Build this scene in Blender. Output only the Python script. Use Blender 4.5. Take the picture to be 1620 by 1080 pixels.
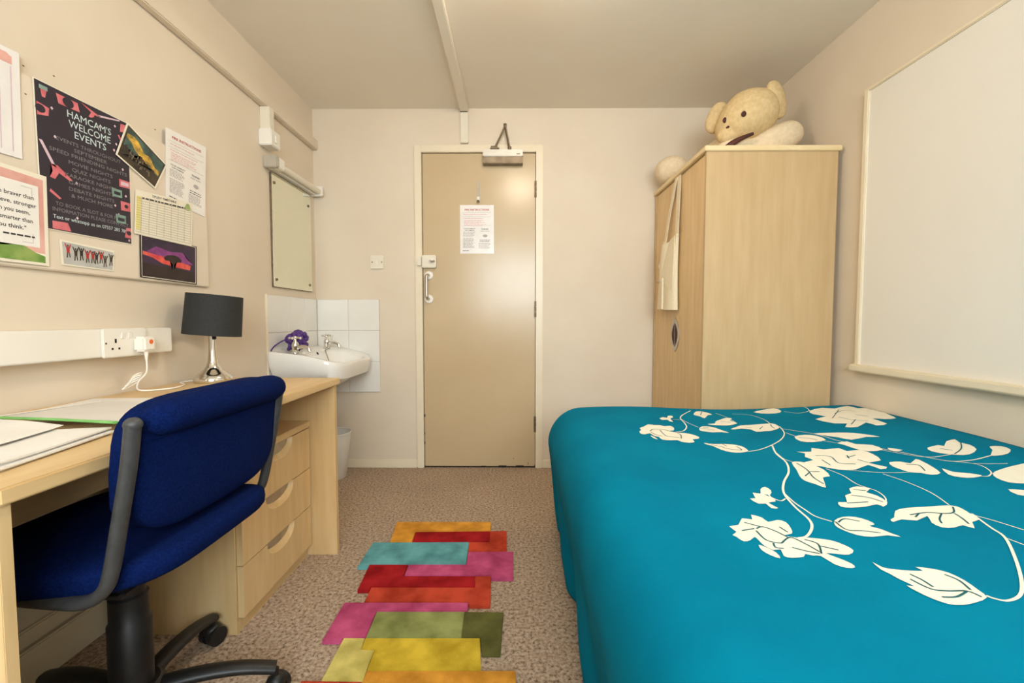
import bpy, bmesh, math, random
from mathutils import Vector, Matrix, Euler

for o in list(bpy.data.objects): bpy.data.objects.remove(o)
S = bpy.context.scene
COL = S.collection
PI = math.pi

# ------------------------------------------------------------------ camera, world, light, exposure
F_PX = 695.0
HC = 0.94
cam_d = bpy.data.cameras.new('camera')
cam = bpy.data.objects.new('camera', cam_d); COL.objects.link(cam)
cam_d.sensor_width = 36.0
cam_d.lens = 36.0 * F_PX / 1620.0
cam_d.clip_start = 0.02
cam.location = (0, 0, HC)
cam.rotation_euler = (PI/2 - math.atan(34/F_PX), 0, math.atan(5/F_PX))
S.camera = cam

world = bpy.data.worlds.new('sky'); S.world = world
world.use_nodes = True
world.node_tree.nodes['Background'].inputs[0].default_value = (0.75, 0.86, 1.0, 1)
world.node_tree.nodes['Background'].inputs[1].default_value = 1.2

S.view_settings.view_transform = 'Standard'
S.view_settings.look = 'None'
S.view_settings.gamma = 1.0
S.view_settings.use_curve_mapping = False
S.view_settings.exposure = 0.76
LAMP_STRENGTH = 22.0
DAY_WATTS = 68.0

# daylight entering through the window behind the camera
day_d = bpy.data.lights.new('daylight', 'AREA')
day_d.shape = 'RECTANGLE'; day_d.size = 1.7; day_d.size_y = 1.15
day_d.energy = DAY_WATTS; day_d.color = (0.86, 0.93, 1.0)
day = bpy.data.objects.new('daylight', day_d); COL.objects.link(day)
day.location = (0.25, -1.42, 1.62)
day.rotation_euler = (PI/2 - 0.42, 0, 0)

# ------------------------------------------------------------------ materials
def lin(c):
    def f(v):
        v /= 255.0
        return v/12.92 if v <= 0.04045 else ((v+0.055)/1.055)**2.4
    return (f(c[0]), f(c[1]), f(c[2]), 1)

def base_mat(name, rgb, rough=0.6, metal=0.0, spec=0.5):
    m = bpy.data.materials.new(name); m.use_nodes = True
    b = m.node_tree.nodes['Principled BSDF']
    b.inputs['Base Color'].default_value = lin(rgb)
    b.inputs['Roughness'].default_value = rough
    b.inputs['Metallic'].default_value = metal
    b.inputs['Specular IOR Level'].default_value = spec
    return m, b, m.node_tree

def noise_mat(name, c1, c2, scale=20, rough=0.6, metal=0, bump=0.0, bscale=None, stretch=None, detail=4, spec=0.5, lo=0.35, hi=0.65, bdist=0.002):
    m, b, t = base_mat(name, c1, rough, metal, spec)
    tc = t.nodes.new('ShaderNodeTexCoord')
    mp = t.nodes.new('ShaderNodeMapping')
    if stretch: mp.inputs['Scale'].default_value = stretch
    t.links.new(tc.outputs['Object'], mp.inputs['Vector'])
    n = t.nodes.new('ShaderNodeTexNoise')
    n.inputs['Scale'].default_value = scale; n.inputs['Detail'].default_value = detail
    t.links.new(mp.outputs[0], n.inputs['Vector'])
    r = t.nodes.new('ShaderNodeValToRGB')
    r.color_ramp.elements[0].position = lo; r.color_ramp.elements[0].color = lin(c1)
    r.color_ramp.elements[1].position = hi; r.color_ramp.elements[1].color = lin(c2)
    t.links.new(n.outputs['Fac'], r.inputs[0])
    t.links.new(r.outputs[0], b.inputs['Base Color'])
    if bump:
        n2 = t.nodes.new('ShaderNodeTexNoise')
        n2.inputs['Scale'].default_value = bscale or scale; n2.inputs['Detail'].default_value = 3
        t.links.new(mp.outputs[0], n2.inputs['Vector'])
        bp = t.nodes.new('ShaderNodeBump'); bp.inputs['Strength'].default_value = bump; bp.inputs['Distance'].default_value = bdist
        t.links.new(n2.outputs['Fac'], bp.inputs['Height'])
        t.links.new(bp.outputs[0], b.inputs['Normal'])
    return m

M = {}
M['wall'] = noise_mat('wall_paint', (222,206,184), (226,211,190), 3, 0.62, bump=0.10, bscale=90)
M['ceiling'] = noise_mat('ceiling_paint', (238,228,211), (241,232,216), 2, 0.75, bump=0.08, bscale=70)
M['trim'] = noise_mat('cream_gloss', (232,218,190), (236,222,196), 8, 0.35)
M['door'] = noise_mat('door_paint', (198,174,137), (203,180,144), 2.2, 0.24, bump=0.22, bscale=5, bdist=0.004)
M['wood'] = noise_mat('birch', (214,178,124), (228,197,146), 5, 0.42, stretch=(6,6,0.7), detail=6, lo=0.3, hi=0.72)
M['wood_side_dim'] = noise_mat('birch_dimmed_side', (192,160,115), (204,174,130), 5, 0.42, stretch=(6,6,0.7), detail=6, lo=0.3, hi=0.72)  # birch copy darkened for the wardrobe sides, offsets excess daylight through colour
M['wood_h'] = noise_mat('birch_flat', (214,178,124), (228,197,146), 5, 0.42, stretch=(6,0.7,6), detail=6, lo=0.3, hi=0.72)
M['wood_edge'] = noise_mat('birch_edge', (228,202,154), (236,212,166), 6, 0.45)
M['white'] = noise_mat('white_plastic', (236,230,218), (240,234,223), 6, 0.35)
M['offwhite'] = noise_mat('offwhite_plastic', (228,218,198), (233,224,205), 6, 0.4)
M['ceramic'] = noise_mat('ceramic', (238,235,228), (241,238,232), 4, 0.08)
M['tile'] = noise_mat('glazed_tile', (232,228,220), (237,233,225), 5, 0.12)
M['grout'] = noise_mat('grout', (200,190,174), (212,203,188), 40, 0.9)
M['chrome'] = noise_mat('chrome', (225,222,216), (232,230,225), 4, 0.10, metal=1)
M['satin'] = noise_mat('satin_metal', (190,184,176), (204,198,190), 30, 0.38, metal=1)
M['steel_dark'] = noise_mat('brown_steel', (120,104,84), (142,126,104), 30, 0.45, metal=0.7)
M['silver_paint'] = noise_mat('silver_paint', (214,206,194), (220,212,201), 30, 0.4, metal=0.25)
M['grey_plastic'] = noise_mat('grey_plastic', (176,166,150), (184,174,158), 20, 0.5)
M['black'] = noise_mat('black_plastic', (20,19,19), (26,25,25), 40, 0.45, bump=0.1, bscale=300)
M['tube'] = noise_mat('charcoal_tube', (58,58,58), (66,66,66), 60, 0.5, bump=0.15, bscale=400)
M['shade'] = noise_mat('black_shade', (34,34,34), (44,44,43), 250, 0.8, bump=0.2, bscale=600)
M['dark'] = noise_mat('dark_gap', (26,20,15), (36,28,20), 20, 0.8)
M['brown'] = noise_mat('dark_brown', (62,28,20), (82,40,28), 30, 0.7)
M['blue'] = noise_mat('blue_fabric', (5,20,62), (10,29,80), 260, 0.95, bump=0.5, bscale=420, spec=0.06, bdist=0.001)
M['plush'] = noise_mat('plush', (208,180,132), (222,195,147), 60, 0.95, bump=0.6, bscale=260, spec=0.1)
M['plush_pale'] = noise_mat('plush_pale', (224,202,168), (233,212,180), 60, 0.95, bump=0.5, bscale=260, spec=0.1)
M['canvas'] = noise_mat('canvas', (232,216,184), (240,225,195), 180, 0.9, bump=0.4, bscale=420, spec=0.1)
M['duvet'] = noise_mat('teal_cotton', (0,116,147), (0,125,156), 5, 0.85, bump=0.45, bscale=8, spec=0.04, bdist=0.004)
M['print_white'] = noise_mat('ivory_print', (238,232,212), (242,236,218), 40, 0.8, spec=0.2)
M['print_line'] = noise_mat('teal_line', (22,84,94), (30,96,104), 40, 0.8, spec=0.2)
M['mattress'] = noise_mat('mattress', (226,220,208), (234,228,217), 30, 0.9)
M['paper'] = noise_mat('paper', (238,232,224), (242,237,229), 12, 0.6)
M['paper_gloss'] = noise_mat('laminated_paper', (236,230,226), (241,236,232), 12, 0.22, bump=0.5, bscale=22, bdist=0.003)
M['card'] = noise_mat('cream_card', (236,226,204), (240,231,211), 12, 0.7)
M['red'] = noise_mat('red_ink', (178,44,42), (190,56,52), 30, 0.7)
M['ink'] = noise_mat('black_ink', (52,48,46), (64,60,58), 30, 0.7)
M['grey_ink'] = noise_mat('grey_ink', (172,164,160), (182,174,170), 30, 0.7)
M['poster'] = noise_mat('navy_poster', (40,33,46), (48,40,54), 8, 0.4)
M['poster_text'] = noise_mat('grey_lettering', (126,122,124), (136,132,134), 30, 0.5)
M['poster_pale'] = noise_mat('pale_lettering', (205,222,220), (214,230,228), 30, 0.5)
M['poster_pink'] = noise_mat('pink_print', (206,98,106), (220,122,128), 30, 0.5)
M['poster_lilac'] = noise_mat('lilac_print', (214,184,196), (226,198,208), 30, 0.5)
M['poster_mint'] = noise_mat('mint_print', (126,158,146), (146,176,164), 30, 0.5)
M['pink_paper'] = noise_mat('pink_watercolour', (214,150,138), (232,180,166), 14, 0.6)
M['leaf_print'] = noise_mat('green_print', (96,140,56), (150,172,92), 24, 0.6)
M['yellow_cell'] = noise_mat('yellow_cell', (226,210,120), (234,220,140), 30, 0.7)
M['grid_line'] = noise_mat('grid_line', (168,160,140), (178,170,150), 30, 0.7)
M['logo_green'] = noise_mat('logo_green', (150,164,96), (170,182,116), 30, 0.7)
M['photo_dark'] = noise_mat('photo_dark', (40,34,30), (74,62,46), 30, 0.35)
M['photo_teal'] = noise_mat('photo_teal', (40,66,66), (92,120,108), 18, 0.35)
M['photo_gold'] = noise_mat('photo_gold', (92,84,50), (240,190,76), 40, 0.35)
M['photo_grey'] = noise_mat('photo_grey', (108,98,84), (150,140,122), 40, 0.35)
M['sun_navy'] = noise_mat('sunset_navy', (40,30,52), (66,40,74), 20, 0.35)
M['sun_purple'] = noise_mat('sunset_purple', (120,50,116), (158,72,140), 26, 0.35)
M['sun_red'] = noise_mat('sunset_red', (206,58,66), (236,104,84), 30, 0.35)
M['sun_black'] = noise_mat('sunset_black', (36,24,28), (48,32,34), 30, 0.35)
M['sky_grey'] = noise_mat('sky_grey', (178,176,170), (196,194,188), 20, 0.4)
M['orange_dot'] = noise_mat('orange_sticker', (236,104,52), (244,122,66), 30, 0.5)
M['plug'] = noise_mat('white_plug', (240,234,222), (244,239,228), 10, 0.3)
M['green_edge'] = noise_mat('green_edge', (104,176,88), (130,196,108), 30, 0.35)
M['purple'] = noise_mat('purple_mesh', (66,34,104), (96,58,138), 60, 0.6, bump=0.8, bscale=120)
M['bin'] = noise_mat('white_bin', (226,222,214), (232,228,221), 10, 0.4)
M['board'] = noise_mat('noticeboard_paint', (224,208,186), (228,213,192), 6, 0.7, bump=0.15, bscale=120)
M['whiteboard'] = noise_mat('whiteboard_face', (234,228,217), (237,231,221), 2, 0.32)
for k, a, b in (('orange',(232,156,52),(240,170,66)), ('crimson',(168,24,30),(182,36,40)), ('rust',(198,64,40),(212,80,54)), ('cyan',(98,168,174),(116,184,188)),
                ('pink',(204,74,122),(216,96,140)), ('sage',(150,156,88),(166,170,104)), ('olive',(92,92,46),(110,108,58)), ('lemon',(228,208,108),(236,218,128)), ('yellow',(222,184,48),(232,198,66))):
    M['rug_'+k] = noise_mat('rug_'+k, tuple(v*0.84 for v in a), b, 12, 0.95, bump=0.9, bscale=420, spec=0.1, bdist=0.003)

# carpet: two scales of speckle
def carpet_mat():
    m, b, t = base_mat('carpet', (190,164,134), 0.95, 0, 0.1)
    tc = t.nodes.new('ShaderNodeTexCoord')
    n1 = t.nodes.new('ShaderNodeTexNoise'); n1.inputs['Scale'].default_value = 95; n1.inputs['Detail'].default_value = 4; n1.inputs['Roughness'].default_value = 0.7
    n2 = t.nodes.new('ShaderNodeTexNoise'); n2.inputs['Scale'].default_value = 3; n2.inputs['Detail'].default_value = 2
    r = t.nodes.new('ShaderNodeValToRGB')
    e = r.color_ramp.elements
    e[0].position = 0.34; e[0].color = lin((108,88,72)); e[1].position = 0.66; e[1].color = lin((214,194,172))
    k = e.new(0.47); k.color = lin((180,154,130))
    mix = t.nodes.new('ShaderNodeMixRGB'); mix.blend_type = 'MULTIPLY'; mix.inputs[0].default_value = 0.25
    for n in (n1, n2): t.links.new(tc.outputs['Object'], n.inputs['Vector'])
    t.links.new(n1.outputs['Fac'], r.inputs[0]); t.links.new(r.outputs[0], mix.inputs[1]); t.links.new(n2.outputs['Fac'], mix.inputs[2])
    t.links.new(mix.outputs[0], b.inputs['Base Color'])
    bp = t.nodes.new('ShaderNodeBump'); bp.inputs['Strength'].default_value = 0.8; bp.inputs['Distance'].default_value = 0.004
    t.links.new(n1.outputs['Fac'], bp.inputs['Height']); t.links.new(bp.outputs[0], b.inputs['Normal'])
    return m
M['carpet'] = carpet_mat()

def clear_mat(name, tint, gloss=0.12):
    m = bpy.data.materials.new(name); m.use_nodes = True; t = m.node_tree
    for n in list(t.nodes): t.nodes.remove(n)
    o = t.nodes.new('ShaderNodeOutputMaterial'); mx = t.nodes.new('ShaderNodeMixShader')
    tr = t.nodes.new('ShaderNodeBsdfTransparent'); gl = t.nodes.new('ShaderNodeBsdfGlossy')
    tr.inputs[0].default_value = tint; gl.inputs['Roughness'].default_value = 0.12
    mx.inputs[0].default_value = gloss
    t.links.new(tr.outputs[0], mx.inputs[1]); t.links.new(gl.outputs[0], mx.inputs[2]); t.links.new(mx.outputs[0], o.inputs[0])
    return m
M['clear'] = clear_mat('clear_plastic', (0.99,0.99,0.99,1), 0.03)
M['pane'] = clear_mat('window_glass', (0.96,0.98,0.97,1), 0.04)
mm, bb, tt = base_mat('mirror_glass', (236,238,222), 0.02, 1.0); M['mirror'] = mm
mm, bb, tt = base_mat('lamp_diffuser', (255,240,210), 0.4)
bb.inputs['Emission Color'].default_value = (1.0, 0.86, 0.70, 1); bb.inputs['Emission Strength'].default_value = LAMP_STRENGTH
M['glow'] = mm

# ------------------------------------------------------------------ mesh helpers
def join(dst, src):
    me = bpy.data.meshes.new('t'); src.to_mesh(me); src.free(); dst.from_mesh(me); bpy.data.meshes.remove(me)

def box(bm, x0, x1, y0, y1, z0, z1, bev=0.0, seg=2, rot=None):
    b = bmesh.new()
    bmesh.ops.create_cube(b, size=1.0)
    c = Vector(((x0+x1)/2, (y0+y1)/2, (z0+z1)/2))
    for v in b.verts:
        v.co = Vector((v.co.x*(x1-x0), v.co.y*(y1-y0), v.co.z*(z1-z0)))
    if bev: bmesh.ops.bevel(b, geom=list(b.edges), offset=bev, segments=seg, affect='EDGES', clamp_overlap=True)
    for v in b.verts:
        if rot is not None: v.co = rot @ v.co
        v.co += c
    join(bm, b); return bm

def cyl(bm, p0, p1, r0, r1=None, n=20, caps=True):
    r1 = r0 if r1 is None else r1
    p0 = Vector(p0); p1 = Vector(p1); d = p1-p0
    q = d.to_track_quat('Z', 'Y')
    b = bmesh.new()
    bmesh.ops.create_cone(b, cap_ends=caps, cap_tris=False, segments=n, radius1=r0, radius2=r1, depth=d.length)
    for v in b.verts: v.co = q @ v.co + (p0+p1)/2
    join(bm, b); return bm

def smooth_path(pts, per=6):
    P = [Vector(p) for p in pts]; out = []
    for i in range(len(P)-1):
        a = P[max(i-1,0)]; b = P[i]; c = P[i+1]; d = P[min(i+2,len(P)-1)]
        for k in range(per):
            t = k/per
            out.append(0.5*((2*b)+(c-a)*t+(2*a-5*b+4*c-d)*t*t+(3*b-a-3*c+d)*t**3))
    out.append(P[-1]); return out

def tube(bm, pts, r, n=10, flat=1.0, rfun=None):
    P = [Vector(p) for p in pts]; rings = []
    up = Vector((0,0,1))
    prev = None
    for i, p in enumerate(P):
        t = (P[min(i+1,len(P)-1)]-P[max(i-1,0)]).normalized()
        if prev is None:
            a = t.cross(up)
            if a.length < 1e-3: a = t.cross(Vector((1,0,0)))
            a.normalize()
        else:
            a = (prev - t*prev.dot(t)).normalized()
        prev = a
        b = t.cross(a)
        rr = r if rfun is None else rfun(i/(len(P)-1))
        rings.append([bm.verts.new(p + a*(rr*math.cos(2*PI*k/n)) + b*(rr*flat*math.sin(2*PI*k/n))) for k in range(n)])
    for i in range(len(rings)-1):
        for k in range(n):
            bm.faces.new((rings[i][k], rings[i][(k+1)%n], rings[i+1][(k+1)%n], rings[i+1][k]))
    bm.faces.new(list(reversed(rings[0]))); bm.faces.new(rings[-1])
    return bm

def lathe(bm, prof, c, n=32, axis=None, cap0=True, cap1=True):
    c = Vector(c); rings = []
    q = Vector(axis).normalized().to_track_quat('Z','Y') if axis else None
    for r, z in prof:
        ring = []
        for k in range(n):
            v = Vector((r*math.cos(2*PI*k/n), r*math.sin(2*PI*k/n), z))
            if q: v = q @ v
            ring.append(bm.verts.new(c+v))
        rings.append(ring)
    for i in range(len(rings)-1):
        for k in range(n):
            bm.faces.new((rings[i][k], rings[i][(k+1)%n], rings[i+1][(k+1)%n], rings[i+1][k]))
    if cap0: bm.faces.new(list(reversed(rings[0])))
    if cap1: bm.faces.new(rings[-1])
    return bm

def sup(bm, c, a, b, h, e1=1.0, e2=1.0, nu=32, nv=16, fn=None, rot=None):
    """superellipsoid: half sizes a,b,h; e1 vertical squareness, e2 plan squareness"""
    def pw(v, e): return math.copysign(abs(v)**e, v)
    c = Vector(c); rings = []
    for j in range(nv+1):
        p = -PI/2 + PI*j/nv
        ring = []
        for i in range(nu):
            t = 2*PI*i/nu
            v = Vector((a*pw(math.cos(p),e1)*pw(math.cos(t),e2), b*pw(math.cos(p),e1)*pw(math.sin(t),e2), h*pw(math.sin(p),e1)))
            if fn: v = fn(v)
            if rot is not None: v = rot @ v
            ring.append(c+v)
        rings.append(ring)
    V = [[bm.verts.new(p) for p in r] for r in rings[1:-1]]
    s = bm.verts.new(rings[0][0]); e = bm.verts.new(rings[-1][0])
    for j in range(len(V)-1):
        for i in range(nu):
            bm.faces.new((V[j][i], V[j][(i+1)%nu], V[j+1][(i+1)%nu], V[j+1][i]))
    for i in range(nu):
        bm.faces.new((s, V[0][(i+1)%nu], V[0][i])); bm.faces.new((e, V[-1][i], V[-1][(i+1)%nu]))
    return bm

def prism(bm, pts, mapf, t0, t1):
    """polygon pts (2d) extruded from t0 to t1 through mapf(u,v,t)"""
    b = bmesh.new()
    lo = [b.verts.new(mapf(u,v,t0)) for u,v in pts]; hi = [b.verts.new(mapf(u,v,t1)) for u,v in pts]
    n = len(pts)
    f1 = b.faces.new(lo); f2 = b.faces.new(hi)
    for i in range(n): b.faces.new((lo[i], lo[(i+1)%n], hi[(i+1)%n], hi[i]))
    bmesh.ops.triangulate(b, faces=[f1, f2])
    bmesh.ops.recalc_face_normals(b, faces=list(b.faces))
    join(bm, b); return bm

def BM(): return bmesh.new()

def root_of(o):
    while o.parent: o = o.parent
    return o

def obj(name, bm, mat, parent=None, ang=40, origin=None, recalc=True):
    if recalc: bmesh.ops.recalc_face_normals(bm, faces=list(bm.faces))
    me = bpy.data.meshes.new(name)
    if parent is not None:
        off = root_of(parent).location.copy()
    else:
        if origin is None:
            xs = [v.co for v in bm.verts]
            origin = ((min(v.x for v in xs)+max(v.x for v in xs))/2, (min(v.y for v in xs)+max(v.y for v in xs))/2, min(v.z for v in xs))
        off = Vector(origin)
    for v in bm.verts: v.co -= off
    bm.to_mesh(me); bm.free()
    if ang:
        for p in me.polygons: p.use_smooth = True
        me.set_sharp_from_angle(angle=math.radians(ang))
    me.materials.append(M[mat] if isinstance(mat, str) else mat)
    o = bpy.data.objects.new(name, me); COL.objects.link(o)
    if parent is not None: o.parent = parent
    else: o.location = off
    return o

def tag(o, label, cat, group=None, kind=None):
    o['label'] = label
    if cat: o['category'] = cat
    if group: o['group'] = group
    if kind: o['kind'] = kind
    return o

def thing(name, loc, label, cat, group=None, kind=None):
    o = bpy.data.objects.new(name, None); COL.objects.link(o)
    o.empty_display_size = 0.05
    o.location = loc
    return tag(o, label, cat, group, kind)

def struct(name, bm, mat, label, cat, origin=None):
    return tag(obj(name, bm, mat, origin=origin), label, cat, kind='structure')

def text_bm(bm, s, mapf, cx, cy, height, width=None, t=0.0, align='C', bold=0.0, space=1.0):
    """flat lettering: cap height `height`, squeezed to `width` if given, at (cx,cy) baseline"""
    cu = bpy.data.curves.new('txt', 'FONT'); cu.body = s; cu.size = 1.0; cu.resolution_u = 2; cu.offset = bold; cu.space_character = space
    ob = bpy.data.objects.new('txt', cu); COL.objects.link(ob)
    me = bpy.data.meshes.new_from_object(ob)
    xs = [v.co.x for v in me.vertices]
    x0, x1 = min(xs), max(xs)
    k = height/0.69
    kx = k if width is None else width/(x1-x0)
    vs = []
    for v in me.vertices:
        u = (v.co.x-x0)*kx
        if align == 'C': u -= (x1-x0)*kx/2
        elif align == 'R': u -= (x1-x0)*kx
        vs.append(bm.verts.new(mapf(cx+u, cy+v.co.y*k, t)))
    for p in me.polygons:
        try: bm.faces.new([vs[i] for i in p.vertices])
        except ValueError: pass
    bpy.data.objects.remove(ob); bpy.data.curves.remove(cu); bpy.data.meshes.remove(me)

def quad(bm, pts, mapf, t):
    try:
        f = bm.faces.new([bm.verts.new(mapf(u,v,t)) for u,v in pts])
        if len(pts) > 4: bmesh.ops.triangulate(bm, faces=[f])
    except ValueError: pass

def rect(bm, u0, u1, v0, v1, mapf, t): quad(bm, [(u0,v0),(u1,v0),(u1,v1),(u0,v1)], mapf, t)
LEAVES = [[(0.404,0.814),(0.425,0.821),(0.446,0.849),(0.464,0.845),(0.473,0.866),(0.488,0.854),(0.49,0.836),(0.513,0.845),(0.524,0.836),(0.518,0.811),(0.507,0.79),(0.487,0.782),(0.509,0.774),(0.528,0.775),(0.56,0.767),(0.573,0.749),(0.574,0.731),(0.556,0.717),(0.539,0.718),(0.52,0.721),(0.53,0.705),(0.538,0.689),(0.535,0.677),(0.521,0.675),(0.509,0.686),(0.505,0.711),(0.493,0.712),(0.483,0.717),(0.475,0.708),(0.454,0.704),(0.443,0.709),(0.451,0.731),(0.437,0.729),(0.43,0.744),(0.431,0.763),(0.43,0.774),(0.416,0.762),(0.402,0.757),(0.397,0.774),(0.394,0.781),(0.407,0.793)],[(0.422,0.746),(0.431,0.736),(0.437,0.72),(0.433,0.702),(0.423,0.71),(0.417,0.727)],[(0.625,0.846),(0.653,0.862),(0.678,0.862),(0.691,0.847),(0.691,0.831),(0.675,0.824),(0.686,0.812),(0.692,0.795),(0.697,0.781),(0.678,0.787),(0.646,0.781),(0.624,0.787),(0.612,0.807),(0.611,0.824)],[(0.512,0.944),(0.526,0.947),(0.535,0.976),(0.55,0.971),(0.563,0.995),(0.582,1.01),(0.584,0.989),(0.568,0.965),(0.556,0.968),(0.565,0.947),(0.56,0.931),(0.541,0.925),(0.547,0.899),(0.532,0.899),(0.533,0.92),(0.517,0.919)],[(0.825,1.277),(0.868,1.277),(0.894,1.315),(0.92,1.298),(0.972,1.309),(0.973,1.278),(1.018,1.288),(1.023,1.248),(1.001,1.192),(0.952,1.174),(0.975,1.141),(0.945,1.125),(0.938,1.157),(0.88,1.124),(0.836,1.124),(0.809,1.148),(0.782,1.156),(0.787,1.182),(0.822,1.2),(0.817,1.227),(0.839,1.261)],[(0.749,1.178),(0.775,1.185),(0.793,1.165),(0.798,1.124),(0.781,1.078),(0.758,1.07),(0.723,1.009),(0.712,1.028),(0.7,1.049),(0.706,1.077),(0.727,1.123)],[(1.009,1.175),(1.042,1.18),(1.058,1.166),(1.101,1.198),(1.1,1.175),(1.091,1.142),(1.07,1.095),(1.037,1.084),(1.023,1.097),(1.0,1.102),(0.994,1.125),(0.993,1.146)],[(1.227,1.826),(1.309,1.868),(1.345,1.843),(1.43,1.887),(1.436,1.835),(1.487,1.844),(1.482,1.775),(1.453,1.7),(1.428,1.641),(1.379,1.631),(1.345,1.647),(1.333,1.567),(1.283,1.552),(1.282,1.598),(1.211,1.545),(1.171,1.551),(1.213,1.597),(1.174,1.607),(1.154,1.68),(1.22,1.717),(1.201,1.762)],[(1.014,1.484),(1.073,1.487),(1.124,1.479),(1.16,1.453),(1.181,1.414),(1.141,1.419),(1.074,1.394),(1.057,1.426),(1.034,1.452)],[(0.929,1.451),(0.978,1.473),(1.006,1.452),(0.998,1.401),(0.945,1.381),(0.912,1.393)],[(1.009,1.365),(1.048,1.377),(1.051,1.347),(1.09,1.332),(1.082,1.283),(1.03,1.272),(1.014,1.299),(1.012,1.338)],[(1.108,1.299),(1.133,1.275),(1.099,1.266)],[(1.218,1.29),(1.269,1.311),(1.278,1.301),(1.322,1.34),(1.364,1.356),(1.348,1.327),(1.353,1.301),(1.331,1.26),(1.275,1.225),(1.24,1.225),(1.215,1.236),(1.201,1.259)],[(1.39,1.281),(1.424,1.281),(1.418,1.251),(1.373,1.218),(1.332,1.207),(1.32,1.212),(1.367,1.251)],[(1.103,1.126),(1.107,1.102),(1.137,1.091),(1.153,1.076),(1.119,1.063),(1.091,1.066),(1.079,1.084)],[(1.192,1.088),(1.233,1.111),(1.288,1.132),(1.377,1.152),(1.334,1.089),(1.23,1.019),(1.198,1.025),(1.171,1.032),(1.171,1.059)],[(1.125,0.993),(1.154,0.987),(1.171,0.969),(1.141,0.951),(1.113,0.963)],[(0.781,0.89),(0.814,0.903),(0.864,0.909),(0.916,0.914),(0.926,0.901),(0.917,0.872),(0.907,0.848),(0.885,0.839),(0.863,0.813),(0.854,0.826),(0.829,0.817),(0.807,0.818),(0.806,0.838),(0.824,0.866),(0.786,0.847),(0.761,0.852),(0.735,0.841),(0.739,0.852),(0.754,0.861)],[(0.695,0.932),(0.714,0.932),(0.735,0.966),(0.758,0.978),(0.772,1.003),(0.801,1.016),(0.82,1.003),(0.796,0.984),(0.805,0.966),(0.8,0.932),(0.775,0.911),(0.768,0.921),(0.737,0.91),(0.702,0.905),(0.684,0.91)],[(0.576,0.694),(0.579,0.678),(0.594,0.672),(0.614,0.669),(0.634,0.669),(0.632,0.68),(0.653,0.675),(0.668,0.664),(0.671,0.642),(0.666,0.619),(0.659,0.6),(0.631,0.588),(0.607,0.582),(0.589,0.584),(0.579,0.597),(0.574,0.611),(0.572,0.628),(0.582,0.626),(0.576,0.644),(0.574,0.66),(0.571,0.672)],[(0.59,1.361),(0.602,1.353),(0.626,1.35),(0.643,1.353),(0.67,1.35),(0.692,1.332),(0.691,1.296),(0.682,1.276),(0.656,1.263),(0.628,1.265),(0.61,1.29),(0.603,1.326),(0.591,1.342)],[(0.426,1.492),(0.436,1.506),(0.44,1.536),(0.46,1.555),(0.483,1.585),(0.503,1.578),(0.525,1.578),(0.535,1.563),(0.559,1.571),(0.562,1.542),(0.547,1.506),(0.527,1.499),(0.549,1.482),(0.574,1.477),(0.595,1.46),(0.604,1.429),(0.589,1.405),(0.57,1.399),(0.565,1.37),(0.544,1.358),(0.523,1.369),(0.517,1.387),(0.493,1.384),(0.47,1.392),(0.47,1.422),(0.458,1.434),(0.454,1.466),(0.433,1.453),(0.422,1.463)],[(0.448,1.44),(0.455,1.422),(0.457,1.392),(0.447,1.41)],[(0.651,1.542),(0.676,1.579),(0.703,1.582),(0.72,1.564),(0.725,1.536),(0.736,1.498),(0.711,1.505),(0.679,1.498),(0.658,1.505),(0.645,1.514)],[(0.559,1.687),(0.58,1.708),(0.592,1.699),(0.607,1.735),(0.625,1.74),(0.618,1.708),(0.6,1.687),(0.592,1.633),(0.581,1.644),(0.581,1.665),(0.56,1.66)],[(0.728,1.782),(0.761,1.841),(0.787,1.852),(0.804,1.832),(0.809,1.792),(0.785,1.779),(0.746,1.718),(0.742,1.745),(0.733,1.763)],[(0.716,1.622),(0.748,1.634),(0.765,1.667),(0.798,1.701),(0.839,1.737),(0.858,1.728),(0.833,1.692),(0.84,1.651),(0.818,1.629),(0.781,1.607),(0.743,1.607),(0.722,1.61)],[(0.768,1.553),(0.804,1.587),(0.836,1.614),(0.879,1.624),(0.923,1.635),(0.965,1.643),(0.969,1.612),(0.952,1.573),(0.904,1.537),(0.878,1.53),(0.841,1.52),(0.84,1.551),(0.811,1.565),(0.782,1.55)],[(1.005,1.843),(1.056,1.875),(1.125,1.903),(1.126,1.854),(1.098,1.814),(1.059,1.804),(1.022,1.813)]]
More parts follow.
